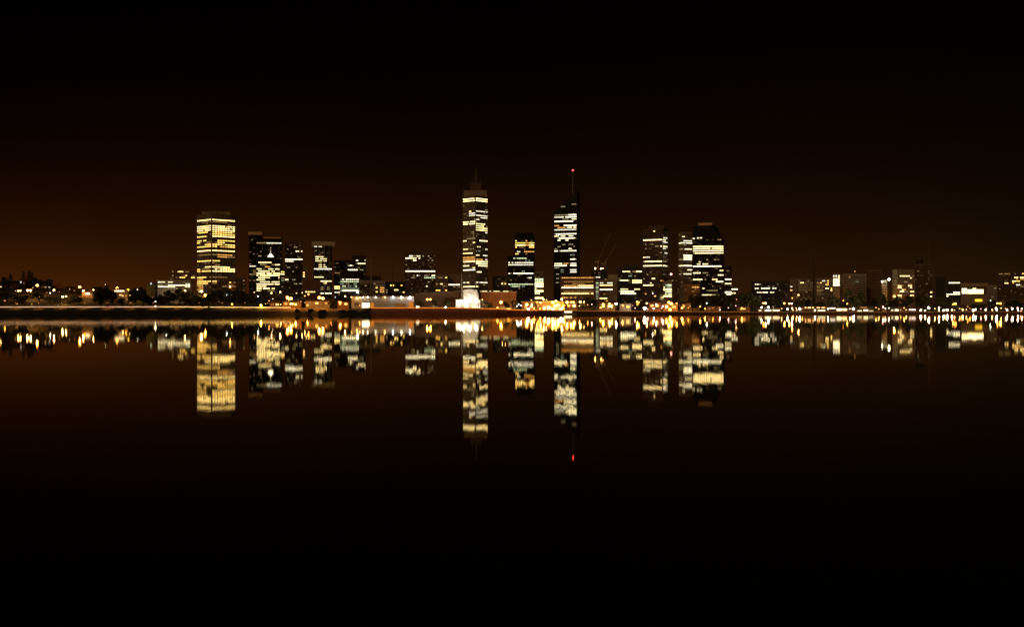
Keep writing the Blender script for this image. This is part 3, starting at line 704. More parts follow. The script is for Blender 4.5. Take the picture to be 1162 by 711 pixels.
for (xa, xb, ya, yb_, g) in ((595, 598, 346, 350, (.8, .5, .12)), (601, 607, 346, 349.5, (.9, .55, .15)), (610, 612, 345.5, 349.5, (.5, .25, .05)), (616, 619, 347.5, 351, (2.6, 1.8, .8)), (621, 626, 347.5, 351, (1.3, .8, .25)), (628, 631, 346.5, 351, (2, 1.3, .5)), (633, 637, 346.5, 351, (.8, .45, .1))): panel(GL, 'window', xa, xb, ya, yb_, g)
def shop(label, x0, x1, yt, t, wall, wins, gable=False):  # small buildings added so their walls catch the shore lamp light
    D = Ys((x0 + x1) / 2) + t; xm = (x0 + x1) / 2; root = thing_at('added_low_building', label, 'building', xm, D, 'low buildings added to catch the shore lamps')
    poly, _ = footprint(x0, x1, D, None, 1, 10); zt = P(xm, yt, D).z; zg = ground(xm, D) - .3
    q = MB(); q.prism(poly, zg, zt); part('wall', q, WALLS[wall], root)
    p2, _ = footprint(x0 - .4, x1 + .4, D - .8, None, 1, 11.6); q = MB()
    if gable:
        a, b, c, d = [Vector((v.x, v.y, zt + .01)) for v in p2]; r1 = (a + d) / 2 + Vector((0, 0, 2.4)); r2 = (b + c) / 2 + Vector((0, 0, 2.4))
        q.quad(a, b, r2, r1); q.quad(c, d, r1, r2); q.quad(b, c, r2, r2); q.quad(d, a, r1, r1); q.quad(d, c, b, a)
    else: q.prism(p2, zt + .01, zt + .5)
    part('roof', q, mat('roof_tiles', (.16, .08, .05), .9, noise=.25, nscale=1) if gable else CONC, root)
    GL = {'root': root, 'D': D, 'poly': poly}
    for (a, b, ya, yb_, st) in wins:
        cc, s_ = STY[st]; panel(GL, 'window', a, b, ya, yb_, tuple(v * s_ for v in cc), out=.1)
shop('added low brick boathouse under a tiled roof on the orange lawn', 306, 318, 343, 62, 'brick', [(308, 310, 344.5, 346, 'd'), (313, 316, 344.5, 346.2, 'n')], True)
shop('added long low ochre kiosk behind the orange lawn lamps', 321, 342, 342.6, 60, 'orange', [(323, 326, 343.8, 345.4, 'o'), (329, 333, 343.8, 345.4, 'b'), (337, 339, 344, 345.5, 'd')])
shop('added low pale hall behind the lawn right of the long ochre kiosk', 347, 374, 341.5, 66, 'pale', [(350, 352, 343, 344.4, 'd'), (358, 361, 343, 344.6, 'n'), (369, 371, 343, 344.5, 'o')], True)
shop('added small ochre block left of the white pavilion', 383, 396, 342.6, 64, 'orange', [(385, 387, 344, 345.6, 'o'), (391, 394, 344, 345.6, 'n')])
shop('added low tan shop with two amber windows right of the added ochre building', 642, 655, 343, 60, 'tan', [(644, 647, 345.5, 348, 'o'), (650, 653, 345.5, 348, 'b')])
shop('added low ochre shop below the three floor block', 680, 698, 343.8, 56, 'orange', [(683, 686, 346, 348.4, 'n'), (690, 695, 346, 348.4, 'b')], True)
shop('added pale shop with dim door left of the brilliant white foreshore lamp', 703, 716, 345, 52, 'pale', [(706, 708, 346.8, 350, 'd'), (711, 714, 347, 349, 'n')])
shop('added brick shop right of the brilliant white foreshore lamp', 736, 750, 343.4, 58, 'brick', [(738, 741, 345.6, 348, 'o'), (744, 747, 345.6, 348, 'n')], True)
shop('added ochre shop under the tall orange lamps below the pale green block', 753, 769, 345, 50, 'orange', [(755, 758, 346.5, 349, 'b'), (763, 767, 346.8, 349.4, 'o')])
shop('added tan shop with one amber window left of the dark shore trees', 771, 784, 344, 56, 'tan', [(774, 777, 346, 348.2, 'o')], True)
shop('added low brick shed below the dark shore trees', 800, 818, 348, 44, 'brick', [(804, 806, 349.4, 351, 'd')])
shop('added low orange-lit shed near the left end of the right shore', 836, 851, 348.4, 44, 'orange', [(840, 846, 349.6, 351, 'o')])
# floodlit sail
D = 1130; root = thing_at('sail_canopy', 'brilliant floodlit white sail canopy below the tallest tower', 'canopy', 532, D)
BLD.append((516, 546, 'white sail canopy'))
q = MB(); a, b, c, d = P(526, 340, D), P(543.5, 340, D), P(541.3, 329, D + 3), P(524.8, 329, D + 3)
prev = None; n = 10
for i in range(n + 1):
    t = i / n; lo_ = a.lerp(b, t) + Vector((0, -2.5 * math.sin(math.pi * t), 0)); hi_ = d.lerp(c, t) + Vector((0, -1.5 * math.sin(math.pi * t), .8 * math.sin(math.pi * t)))
    if prev:
        q.quad(prev[0], lo_, hi_, prev[1]); e = Vector((0, .25, 0)); q.quad(lo_ + e, prev[0] + e, prev[1] + e, hi_ + e); q.quad(prev[1], hi_, hi_ + e, prev[1] + e)
    prev = (lo_, hi_)
part('sail', q, WALLS['white'], root)
q = MB()
for x in (525.5, 534, 543): p0 = P(x, 340, D + 1.5); q.tube((p0.x, p0.y, ground(x, D) - .3), (p0.x, p0.y, p0.z + (8 if x < 540 else 7)), .3, .25)
part('column', q, STEEL, root)
q = MB(); box_px(q, 517, 545, 339.6, 0, D + 4, 10, z0=ground(530, D) - .3); part('wall', q, WALLS['white'], root)
GL = {'root': root, 'D': D + 3.5, 'poly': footprint(517, 545, D + 4, None, 1, 10)[0]}
panel(GL, 'window', 518, 523, 340.5, 346.5, (3, 2.6, 1.6)); panel(GL, 'window', 525, 531, 341, 346.5, (2.6, 2.2, 1.3)); panel(GL, 'window', 532, 538, 341.3, 343.4, (1.5, 1.2, .7)); panel(GL, 'window', 535, 544.5, 347.8, 350.5, (1.1, 1.2, .8))
panel(GL, 'window', 534, 537.5, 344.5, 347, (1.6, 1.2, .5))
for (x, y, s, r) in ((526, 341.5, 800, .5), (533.5, 341.5, 800, .5), (541, 341.5, 800, .5), (522.8, 341.5, 60, .6), (531, 342.5, 60, .6), (539, 343.5, 50, .6)):
    fd = 15 if s > 300 else 8
    q = MB(); q.ball(P(x, y, D - fd), r); part('floodlight', q, lampmat('white', s), root, smooth=True)
    q = MB(); p0 = P(x, y, D - fd); q.tube((p0.x, p0.y, ground(x, D - fd) - .1), (p0.x, p0.y, p0.z - r), .1, .08); part('lamp_post', q, DARKMETAL, root)
# orange-washed hall
D = 1165; root = thing_at('terminal_hall', 'long orange-washed hall with a dotted white roof line right of the sail', 'building', 564, D)
BLD.append((545, 584, 'orange-washed hall'))
q = MB(); box_px(q, 545.5, 586, 331.5, 0, D, 24, z0=ground(564, D) - .3); part('wall', q, WALLS['umber'], root)
q = MB(); box_px(q, 545, 587, 330.8, 331.4, D - 1, 26); part('roof', q, CONC, root)
GL = {'root': root, 'D': D - 1.2, 'poly': footprint(545.5, 586, D, None, 1, 24)[0]}
for k in range(11):
    fx = 546.5 + k * 3.9; Y = faceY(GL, fx, .5); a = P(fx, 331.8, Y); q = MB(); z_ = ground(564, D) - .2
    q.prism([(a.x - .35, a.y - .2), (a.x + .35, a.y - .2), (a.x + .35, a.y + .45), (a.x - .35, a.y + .45)], z_, a.z); part('pilaster', q, WALLS['brown'], root)
for (xa, xb) in ((543.5, 546), (547, 553), (555.6, 557), (560, 566.8), (571, 577)): panel(GL, 'roof_light', max(xa, 545.3), xb, 330, 330.75, (1.6, 1.4, .7), out=1.3)
panel(GL, 'window', 567, 575, 348, 350, (.5, .3, .05)); panel(GL, 'window', 575, 580, 349, 350.6, (1, .6, .12))

# ================================================================== HOUSES / KIOSKS
def house(label, x, yt, D, w, h, wins, wall='pale'):
    p = P(x, yt, D); zg = min(ground(x, D) - .5, p.z - h)
    root = empty('house', (p.x, p.y, zg), label, 'house', 'houses on the left hill')
    q = MB(); hw = w / 2; poly = [(p.x - hw, p.y), (p.x + hw, p.y), (p.x + hw, p.y + 9), (p.x - hw, p.y + 9)]
    q.prism(poly, zg, p.z - 2.2); part('wall', q, WALLS[wall], root)
    r = MB(); e = .6; z0 = p.z - 2.19
    A, B_, C_, D_ = (p.x - hw - e, p.y - e, z0), (p.x + hw + e, p.y - e, z0), (p.x + hw + e, p.y + 9 + e, z0), (p.x - hw - e, p.y + 9 + e, z0)
    r1, r2 = (p.x - hw * .5, p.y + 4.5, p.z), (p.x + hw * .5, p.y + 4.5, p.z)
    r.quad(A, B_, r2, r1); r.quad(C_, D_, r1, r2); r.quad(B_, C_, r2, r2); r.quad(D_, A, r1, r1); r.quad(D_, C_, B_, A)
    ro = part('roof', r, mat('roof_tiles', (.16, .08, .05), .9, noise=.25, nscale=1), root)
    c = MB(); c.prism([(p.x + hw * .3, p.y + 4), (p.x + hw * .3 + .9, p.y + 4), (p.x + hw * .3 + .9, p.y + 4.9), (p.x + hw * .3, p.y + 4.9)], p.z - .6, p.z + 1.1); part('chimney', c, WALLS['brick'], root).parent = ro
    for (wx, wy, ww, wh_, g) in wins:
        k = MB(); a = P(wx, wy, D); k.quad((a.x - ww / 2, p.y - .05, a.z - wh_ / 2), (a.x + ww / 2, p.y - .05, a.z - wh_ / 2), (a.x + ww / 2, p.y - .05, a.z + wh_ / 2), (a.x - ww / 2, p.y - .05, a.z + wh_ / 2), 0, g)
        part('window', k, GLASS, root, True)
house('hillside house with a small cold white window, below the pine tops', 23.5, 317, 1440, 13, 9, [(23.7, 319.9, 1.6, 2.4, (.9, .8, .75)), (27, 321.3, 1, 1, (.25, .2, .15))], 'brick')
house('hillside house with two small white windows right of the pine tops', 31, 317.2, 1450, 13, 9, [(29.7, 319.7, 2, 1.3, (2.2, 1.8, 1.2)), (30.5, 322.4, 2.6, 1.2, (.5, .35, .2))], 'pale')
house('house with a pinkish window low on the left hill', 14, 323, 1400, 14, 8, [(13.6, 326.6, 3, 1.2, (.35, .2, .15)), (6, 328, 1, 1, (.2, .1, .05))], 'brick')
house('house with two faint windows near the middle of the left hill', 53, 322.5, 1430, 14, 8, [(51.6, 325.7, 1.6, 1, (.5, .35, .25)), (56, 325.8, 1.8, 1.1, (.9, .75, .6))], 'pale')
house('house with a long white lit verandah under two big lamps', 135.5, 326.5, 1330, 16, 8, [(135.5, 330, 11.5, 1.5, (2.8, 2.2, 1.2)), (137, 334.6, 3.6, 1.3, (1.4, .9, .3))], 'tan')
house('house with a white triangular glow beside the road on the left hill', 99, 330, 1310, 13, 8, [(99.5, 333, 4.6, 2.0, (3, 2.4, 1.4)), (96.2, 338.3, 1.4, 1, (1.8, 1.5, 1)), (98, 340.2, 2, 1, (1.2, 1, .7))], 'pale')
house('house with a cool white upstairs window left of the strip lit low block', 171.5, 319.8, 1400, 11, 9, [(171.5, 321.6, 1.6, 2, (1.3, 1.2, 1))], 'dark')
def kiosk(label, x0, x1, yt, yb_, D, glows, wall='tan', canopy=True):
    root = thing_at('kiosk', label, 'kiosk', (x0 + x1) / 2, D, 'low lit kiosks on the right shore')
    q = MB(); box_px(q, x0, x1, yt + .5, 0, D, 6, z0=ground((x0 + x1) / 2, D) - .2); part('wall', q, WALLS[wall], root)
    q = MB(); box_px(q, x0 - .4, x1 + .4, yt, yt + .45, D - 1, 8.5); part('roof', q, CONC, root)
    GL = {'root': root, 'D': D - .3, 'poly': footprint(x0, x1, D, None, 1, 6)[0]}
    for (xa, xb, ya, y2, g) in glows: panel(GL, 'window', xa, xb, ya, y2, g)
kiosk('kiosk with bright white windows at the left end of the right shore', 860, 886, 349.2, 354, 1284, [(861, 864, 351.5, 352.6, (1.8, 1.4, .9)), (868, 875, 351.3, 352.8, (3, 2.5, 1.6)), (877, 884.5, 351.4, 352.7, (3, 2.3, 1.3))])
kiosk('kiosk with a row of small orange eave lights left of the chimney', 912, 924, 347.8, 353, 1292, [(913.5 + k * 1.7, 914.7 + k * 1.7, 348.4, 349.4, (5.5 * (k % 3 != 1) + .5, 2.6 * (k % 3 != 1) + .2, 1.0 * (k % 3 != 1))) for k in range(6)])
kiosk('kiosk with a broken row of orange lights right of the chimney', 926, 939, 347.8, 353, 1292, [(927 + k * 1.9, 928.2 + k * 1.9, 348.5, 349.4, (5.5 * (k % 3 != 2) + .5, 2.4 * (k % 3 != 2) + .2, .9 * (k % 3 != 2))) for k in range(6)] + [(928, 936.5, 351.6, 352.7, (2.2, 2.1, 1.2))])
kiosk('kiosk with white and amber windows below the glazed stair tower', 941, 962, 348, 353, 1292, [(942, 948, 349, 350.3, (2.2, 1.8, 1.4)), (949.5, 955, 350, 352.4, (3, 2.5, 1.4)), (956, 961, 350, 352.3, (2.8, 2, .9))])
kiosk('kiosk glowing warm white below the louvred block', 971, 992, 347.6, 353.4, 1296, [(973, 978, 352, 353, (2, 1.7, 1)), (980, 985, 351.2, 352.7, (3.2, 2.6, 1.5)), (986, 991, 352.2, 353, (1.2, 1, .6)), (976, 984, 348.2, 349.4, (.5, .2, .06))])
kiosk('kiosk with four small lights below the scattered window block', 1009, 1022, 348.2, 353, 1298, [(1011.5, 1013.5, 351.4, 352.5, (2.2, 2, 1.4)), (1015.5, 1019.5, 350.8, 352.6, (3, 2.5, 1.5))])
kiosk('kiosk glowing pink and white below the dark mast tower', 1030, 1043, 348.7, 353, 1298, [(1031.5, 1034, 350.5, 352, (2.4, 1.6, 1.5)), (1034.5, 1039, 350.6, 352, (2.6, 1.9, 1.7))], 'brick')

# ---- boats, car
def boat(label, x, D, L, glow, y0, y1):
    p = P(x, 355, D); root = empty('boat', (p.x, p.y, 0), label, 'boat')
    q = MB(); hw = 2.2; n = 10; top = []; bot = []
    for i in range(n + 1):
        t = i / n; xx = p.x - L / 2 + L * t; wv = hw * (min(1, (1 - t) * 3.2) ** .7) * min(1, .75 + t)
        top.append((xx, wv, 1.3 + .6 * t * t)); bot.append((xx - .3 * t, wv * .7, -.4))
    for i in range(n):
        for sgn in (-1, 1):
            a = (bot[i][0], p.y + sgn * bot[i][1], bot[i][2]); b = (bot[i + 1][0], p.y + sgn * bot[i + 1][1], bot[i + 1][2])
            c = (top[i + 1][0], p.y + sgn * top[i + 1][1], top[i + 1][2]); d = (top[i][0], p.y + sgn * top[i][1], top[i][2])
            q.quad(a, b, c, d) if sgn < 0 else q.quad(b, a, d, c)
        q.quad((top[i][0], p.y - top[i][1], top[i][2] - .15), (top[i + 1][0], p.y - top[i + 1][1], top[i + 1][2] - .15), (top[i + 1][0], p.y + top[i + 1][1], top[i + 1][2] - .15), (top[i][0], p.y + top[i][1], top[i][2] - .15))
    q.quad((top[0][0], p.y + top[0][1], top[0][2]), (top[0][0], p.y - top[0][1], top[0][2]), (bot[0][0], p.y - bot[0][1], bot[0][2]), (bot[0][0], p.y + bot[0][1], bot[0][2]))
    part('hull', q, WALLS['white'], root)
    q = MB(); q.prism([(p.x - L * .35, p.y - 1.5), (p.x + L * .2, p.y - 1.5), (p.x + L * .2, p.y + 1.5), (p.x - L * .35, p.y + 1.5)], 1.2, 3.6); part('cabin', q, WALLS['white'], root)
    q = MB(); q.prism([(p.x - L * .37, p.y - 1.7), (p.x + L * .24, p.y - 1.7), (p.x + L * .24, p.y + 1.7), (p.x - L * .37, p.y + 1.7)], 3.61, 3.8); part('cabin_roof', q, WALLS['white'], root)
    for k in range(4):
        a = p.x - L * .33 + L * .13 * k; w = MB(); w.quad((a, p.y - 1.55, 2.1), (a + L * .11, p.y - 1.55, 2.1), (a + L * .11, p.y - 1.55, 3.2), (a, p.y - 1.55, 3.2), 0, glow); part('window', w, GLASS, root, True)
    return root
boat('moored white ferry with glowing cabin windows below the amber floors block', 646, 1136 - 4 - 0 if False else Ys(646) - 5, 15, (4, 3.4, 2.2), 352, 353)
def car(label, x, t, tail):
    D = Ys(x) + t; p = P(x, 350, D); z = ground(x, D) + .05; root = empty('parked_car', (p.x, p.y, z), label, 'car')
    prof = [(-2.1, .35), (2.1, .35), (2.1, .8), (1.2, .92), (.7, 1.42), (-1.0, 1.45), (-1.7, .98), (-2.1, .9)]
    q = MB(); n = len(prof); i0 = len(q.v)
    for s in (-.85, .85):
        for (a, b) in prof: q.v.append((p.x + a, p.y + s * (1 if b < 1 else .85), z + b))
    q.f.append(tuple(range(n))); q.f.append(tuple(range(2 * n - 1, n - 1, -1)))
    for k in range(n): q.f.append((k, n + k, n + (k + 1) % n, (k + 1) % n)[::-1])
    q.m = [0] * len(q.f); q.g = [(0, 0, 0)] * len(q.f); part('body', q, mat('dark_car_paint', (.03, .03, .035), .25, .3), root)
    for wx in (-1.35, 1.35):
        for s in (-.86, .66):
            q = MB(); q.tube((p.x + wx, p.y + s, z + .33), (p.x + wx, p.y + s + .2, z + .33), .33, .33, 12); part('wheel', q, mat('tyre_rubber', (.02, .02, .02), .9), root)
    for s in (-.65, .65):
        q = MB(); q.ball((p.x + 2.12, p.y + s, z + .75), .14); part('tail_lamp', q, lampmat('red', tail), root, smooth=True)
        q = MB(); q.ball((p.x - 2.12, p.y + s, z + .68), .14); part('headlight', q, lampmat('white', 6), root, smooth=True)
car('dark car with red tail lamps on the left riverside road', 149, 38, 60)

# ================================================================== LAMPS
heads = {}
def head_mesh(c, s, r):
    k = (c, s, r)
    if k not in heads:
        q = MB(); q.ball((0, 0, 0), r, 10, 7, .8); heads[k] = q.mesh('lamp_head', lampmat(c, s), smooth=True)
    return heads[k]
q = MB(); q.tube((0, 0, 0), (0, 0, 1), .13, .07, 8); POLE = q.mesh('pole', DARKMETAL)
q = MB(); q.tube((0, 0, 0), (0, 0, .6), .3, .22, 8); FOOT = q.mesh('base', CONC)
q = MB(); q.prism([(-.35, -.35), (.35, -.35), (.35, .35), (-.35, .35)], 0, .14); CAP = q.mesh('cap', DARKMETAL)
SIZES = {'s': (.42, 13), 'm': (.66, 34), 'l': (.95, 50), 'h': (1.4, 62), 't': (.3, 8), 'p': (.26, 9)}
POWER = {'p': 2400, 's': 300, 'm': 1100, 'l': 3600, 'h': 9000}
BULBS = {}
SNAME = {'s': 'small', 'm': 'medium', 'l': 'bright', 'h': 'brilliant', 't': 'tiny', 'p': 'dim'}
LAMPS = []
def lamp(x, y, sz='m', c='warm', D=None, twin=False):
    if D is None:
        base = 1120 if x < 560 else Ys(x) + 26
        if x < 395: base = Ys(x) + 52
        D = base
        for k in range(90):
            z = P(x, y, D).z
            if z - ground(x, D) < (9.5 if y > 334 else 12): break
            D = base + k * 6
            if x > 200 and k > 20: D = base + 60; break
    LAMPS.append((x, y, sz, c, D, twin))
# far left hill
for a in ((1, 325.2, 's'), (20.6, 330, 'm'), (23.2, 329.7, 'm'), (31.2, 329.4, 'l'), (34.7, 329.3, 'l'), (42.3, 323.6, 'h', 'orange'), (37.5, 326.4, 't'), (57, 332.3, 's', 'white'), (61.3, 329, 'l'), (71.1, 336.4, 'l'), (75.1, 336, 'm'),
          (90.5, 325.5, 'h', 'orange'), (94.6, 329.8, 'l'), (106, 328.8, 'm'), (109.5, 336.4, 't'), (133, 326.8, 'h', 'orange'), (145, 328.9, 'h', 'yellow'), (143, 335.2, 's', 'orange'), (148, 335, 'm'), (139.5, 335.5, 's'), (156, 328.4, 's', 'white'),
          (171.4, 334.9, 'h', 'pink'), (176.3, 335, 's'), (176.5, 342, 's', 'white'), (176.3, 347.2, 's', 'white'), (188.6, 332.7, 'm', 'white'), (51.5, 325.7, 't'), (79, 328, 't', 'pink'), (19.5, 344.8, 't'), (36, 344.9, 't'), (119.5, 322.8, 't', 'white'),
          (209.8, 329.6, 'm'), (228.5, 330.5, 'l', 'warm'), (233, 334.6, 'h', 'orange'), (244.5, 333.6, 't', 'white'), (246.5, 333.4, 't', 'white'), (257.5, 334.4, 's', 'cool'), (263, 334.5, 't', 'cool'), (288.5, 331.5, 's'), (292.9, 336, 's', 'cool'), (308, 332.3, 'm'), (317.9, 331.2, 'm'), (309.5, 339, 't', 'white'),
          (326.3, 337.5, 'h', 'orange', 1109), (330.3, 338.6, 'h', 'orange', 1109), (336.5, 332.4, 's'), (343, 332, 's'), (346, 335.6, 's'), (350, 333.6, 'm', 'orange'), (362.4, 337.5, 'h', 'orange', 1109), (366.4, 338.4, 'h', 'orange', 1109), (380.5, 337.3, 's', 'cool'), (391.7, 336, 'm'), (263.4, 344.8, 'm', 'yellow', 1112), (296.2, 346.2, 'l', 'yellow', 1112),
          (318.5, 345.2, 's', 'warm'), (335.5, 345.3, 'l', 'orange', 1108), (349, 346, 'm', 'orange', 1109), (386, 343, 'l', 'orange', 1108), (408, 346.5, 's', 'orange', 1107), (350, 333.6, 'm', 'orange')):
    lamp(*a)
for k in range(13):
    lamp(-8 + k * 26, 343.6, 'p', 'orange', Ys(0) + 23)  # row of path lamps added to light the bank slope
# centre foreshore
for a in ((475.5, 338.2, 's'), (480, 338, 'm'), (484.8, 339.6, 'l', 'orange', 1100), (488.4, 339.6, 'l', 'orange', 1100), (505.6, 348.4, 'm', 'white', 1105), (547.3, 339.8, 's'), (568.6, 342.7, 'h', 'orange', 1142), (565.2, 339.9, 's'), (571, 339.4, 's'), (578, 339.8, 'm'), (564.6, 348.8, 'm', 'orange', 1130), (577, 349.8, 'l', 'orange', 1130),
          (597.8, 345.3, 'h', 'orange'), (599.6, 350.6, 'l', 'white'), (603.5, 345, 'm'), (609.6, 342.6, 'm', 'orange'), (613.4, 343.3, 'm'), (603, 340.2, 's'), (588.5, 345, 's', 'cool'), (591, 346.5, 's', 'white'), (586.5, 347.2, 's', 'white'), (617, 339.8, 'm'), (620, 340, 's'),
          (618, 349.6, 'l', 'yellow'), (622.5, 348.7, 'h', 'warm'), (627.5, 342.8, 'h', 'yellow'), (631, 341.6, 'l', 'warm'), (633.3, 345.8, 'h', 'yellow'), (627, 350.5, 'l', 'warm'), (636, 350.4, 'l', 'white'), (637.5, 339.4, 'l', 'warm'), (643.4, 342.7, 'h', 'orange'), (647.9, 342.7, 'l', 'orange'), (640.5, 346.5, 'm', 'orange'), (650.7, 342.7, 'l', 'orange'), (613, 350, 'm', 'orange'), (606, 349.5, 'm', 'orange'),
          (658.6, 342.2, 'l'), (663, 342.1, 'l'), (671.8, 342, 'm'), (684.5, 344.8, 'l', 'orange'), (686.3, 341.8, 'm', 'orange'), (688.9, 341.6, 'm', 'orange'), (691.7, 344.4, 'm'), (699.2, 344.5, 'l', 'green'), (723, 342.3, 'l', 'orange'), (724.8, 342.7, 'm', 'orange'), (723.4, 345.2, 'm', 'orange'), (720.6, 349.5, 's', 'pink'), (731.6, 349.6, 'h', 'white'), (733.9, 343.9, 'm'), (739.4, 342.6, 'm'), (741, 346.4, 's'), (741.9, 349.9, 'm', 'white'), (750.8, 349.5, 's', 'pink'), (743.5, 336, 's'), (740.7, 332.7, 's', 'white'),
          (759, 342.8, 'h', 'orange'), (762, 344.4, 'h', 'orange'), (760.4, 351, 'h', 'yellow'), (767.8, 343.9, 'm', 'orange'), (774, 349.2, 'l', 'orange'), (775, 345.6, 's', 'orange'), (781.2, 349, 's', 'orange'), (802, 343.9, 's', 'cool'), (817, 351.4, 's', 'cool'), (835.6, 339.6, 's'), (841.4, 337.5, 'm', 'orange'), (831.9, 343.4, 's', 'pink'), (855, 338.5, 's', 'orange')):
    lamp(*a)
# right foreshore
for a in ((864.2, 348.6, 'm', 'white'), (872, 348.6, 'l', 'white'), (866, 343.9, 'l', 'orange'), (868.7, 343.9, 'l', 'warm'), (882, 351.2, 'm', 'warm'), (890, 344, 'l', 'orange'), (895.6, 344.3, 'l', 'orange'), (898.5, 344.3, 'l', 'pink'), (900, 351.8, 's', 'warm'), (904, 351.8, 's'), (907.5, 350, 'l', 'white'), (906.1, 334.6, 'm'), (1014.8, 336, 'h', 'orange', 1545), (957, 341, 'm', 'orange', 1585), (899, 338, 'm', 'orange', 1635), (924.8, 351.8, 'm', 'white'), (931, 351.7, 'm', 'green'),
          (952.5, 350, 'l', 'warm'), (958, 350, 'l', 'warm'), (961.5, 344.5, 'm', 'orange'), (968.6, 350.2, 'l', 'white'), (988.4, 349, 's', 'white'), (994, 349, 's'), (1002, 348.1, 'm', 'pink'), (1012.5, 349.5, 's'), (1018.4, 350, 'm'), (1026, 349.1, 's'), (1044.7, 352, 'm', 'white'), (1049.7, 352, 'm', 'white'), (1053.9, 349, 'l', 'white'), (1061, 350, 's'), (1065.6, 349, 'm', 'white'), (1065.6, 352.5, 's', 'green'), (1070.6, 352, 'm', 'white'), (1074.8, 351.7, 'l', 'white'),
          (1080.1, 351.4, 'm', 'pink'), (1084, 344.8, 'h', 'orange'), (1081.5, 345, 'm', 'orange'), (1089, 350, 's'), (1092.5, 351.4, 'm', 'warm'), (1098.2, 347.8, 's', 'orange'), (1104.5, 351.7, 'l', 'white'), (1118.5, 351.4, 'm', 'white'), (1126, 351.7, 'm', 'orange'), (1131, 351.4, 'm', 'white'), (1132, 344, 'l', 'orange'), (1135.3, 344, 'l', 'orange'), (1142.8, 351.4, 'm', 'white'), (1147.8, 348.9, 's', 'pink'), (1155.2, 351.4, 'm', 'white'), (1158.6, 352.6, 's', 'pink'), (1124, 340.7, 's', 'green')):
    lamp(*a)
for k in range(34):
    x = 590 + k * 7.6 + rnd.uniform(-3, 3); lamp(x, rnd.uniform(345, 350.5), rnd.choice('sstm'), rnd.choice(['orange', 'orange', 'warm', 'pink']))
for k in range(16):
    x = 300 + k * 7 + rnd.uniform(-3, 3); lamp(x, rnd.uniform(340, 345.5), rnd.choice('sst'), rnd.choice(['orange', 'orange', 'warm']), Ys(x) + 75)
for k in range(52):
    x = 864 + k * 5.8 + rnd.uniform(-2, 2); lamp(x, rnd.uniform(349.3, 351.9), rnd.choice('ssm'), rnd.choice(['white', 'warm', 'warm', 'pink', 'orange']))
for k in range(14):
    x = 4 + k * 13 + rnd.uniform(-4, 4); lamp(x, rnd.uniform(329, 341), rnd.choice('stt'), rnd.choice(['orange', 'warm', 'orange']))
# ---- labels for the lamps: look, then the thing they stand before, then rank
def context(x, y):
    c = [b for b in BLD if b[0] - 1 <= x <= b[1] + 1]
    if x < 120: return 'on the left hill'
    if x < 176: return 'among the trees left of the strip-lit low block'
    if not c:
        b = min(BLD, key=lambda q: abs((q[0] + q[1]) / 2 - x)); return 'on the shore near the ' + b[2]
    b = min(c, key=lambda q: q[1] - q[0]); return 'in front of the ' + b[2]
groups = {}
for L in LAMPS:
    key = (SNAME[L[2]], L[3], context(L[0], L[1])); groups.setdefault(key, []).append(L)
ORD = ['leftmost', 'second from left', 'third from left', 'fourth from left', 'fifth from left', 'sixth from left', 'seventh from left', 'eighth from left', 'ninth from left', 'tenth from left', 'eleventh from left', 'twelfth from left', 'thirteenth from left', 'fourteenth from left', 'fifteenth from left', 'sixteenth from left', 'seventeenth from left', 'eighteenth from left']
for key, ls in groups.items():
    ls.sort(key=lambda l: l[0])
    for i, (x, y, sz, c, D, twin) in enumerate(ls):
        cn = {'cool': 'bluish white', 'warm': 'warm white', 'green': 'greenish', 'pink': 'pinkish'}.get(c, c)
        lab = '%s %s street lamp %s' % (key[0], cn, key[2])
        if len(ls) > 1:
            o = ORD[i] if i < len(ls) - 1 or i == 0 else 'rightmost'
            lab += ', ' + o
        r, s = SIZES[sz]
        p = P(x, y, D); zg = ground(x, D)
        root = empty('street_lamp', (p.x, p.y, min(zg, p.z - 1.2)), lab, 'street lamp', 'street lamps along the far shore')
        h = p.z - root.location.z
        po = link('pole', POLE, root); po.scale = (1, 1, h - r * .7)
        link('base', FOOT, root)
        ho = link('lamp_head', head_mesh(c, s, r), root, (0, 0, h))
        link('cap', CAP, ho, (0, 0, r * .8))
        if sz in POWER:
            k = (sz, c)
            if k not in BULBS:
                b = bpy.data.lights.new('bulb', 'SPOT' if sz == 'p' else 'POINT')
                if sz == 'p': b.spot_size = math.radians(125); b.spot_blend = .6
                b.energy = POWER[sz]; b.color = LAMPC[c]; b.shadow_soft_size = .4; BULBS[k] = b
            link('bulb', BULBS[k], ho, (0, 0, -r - .5))

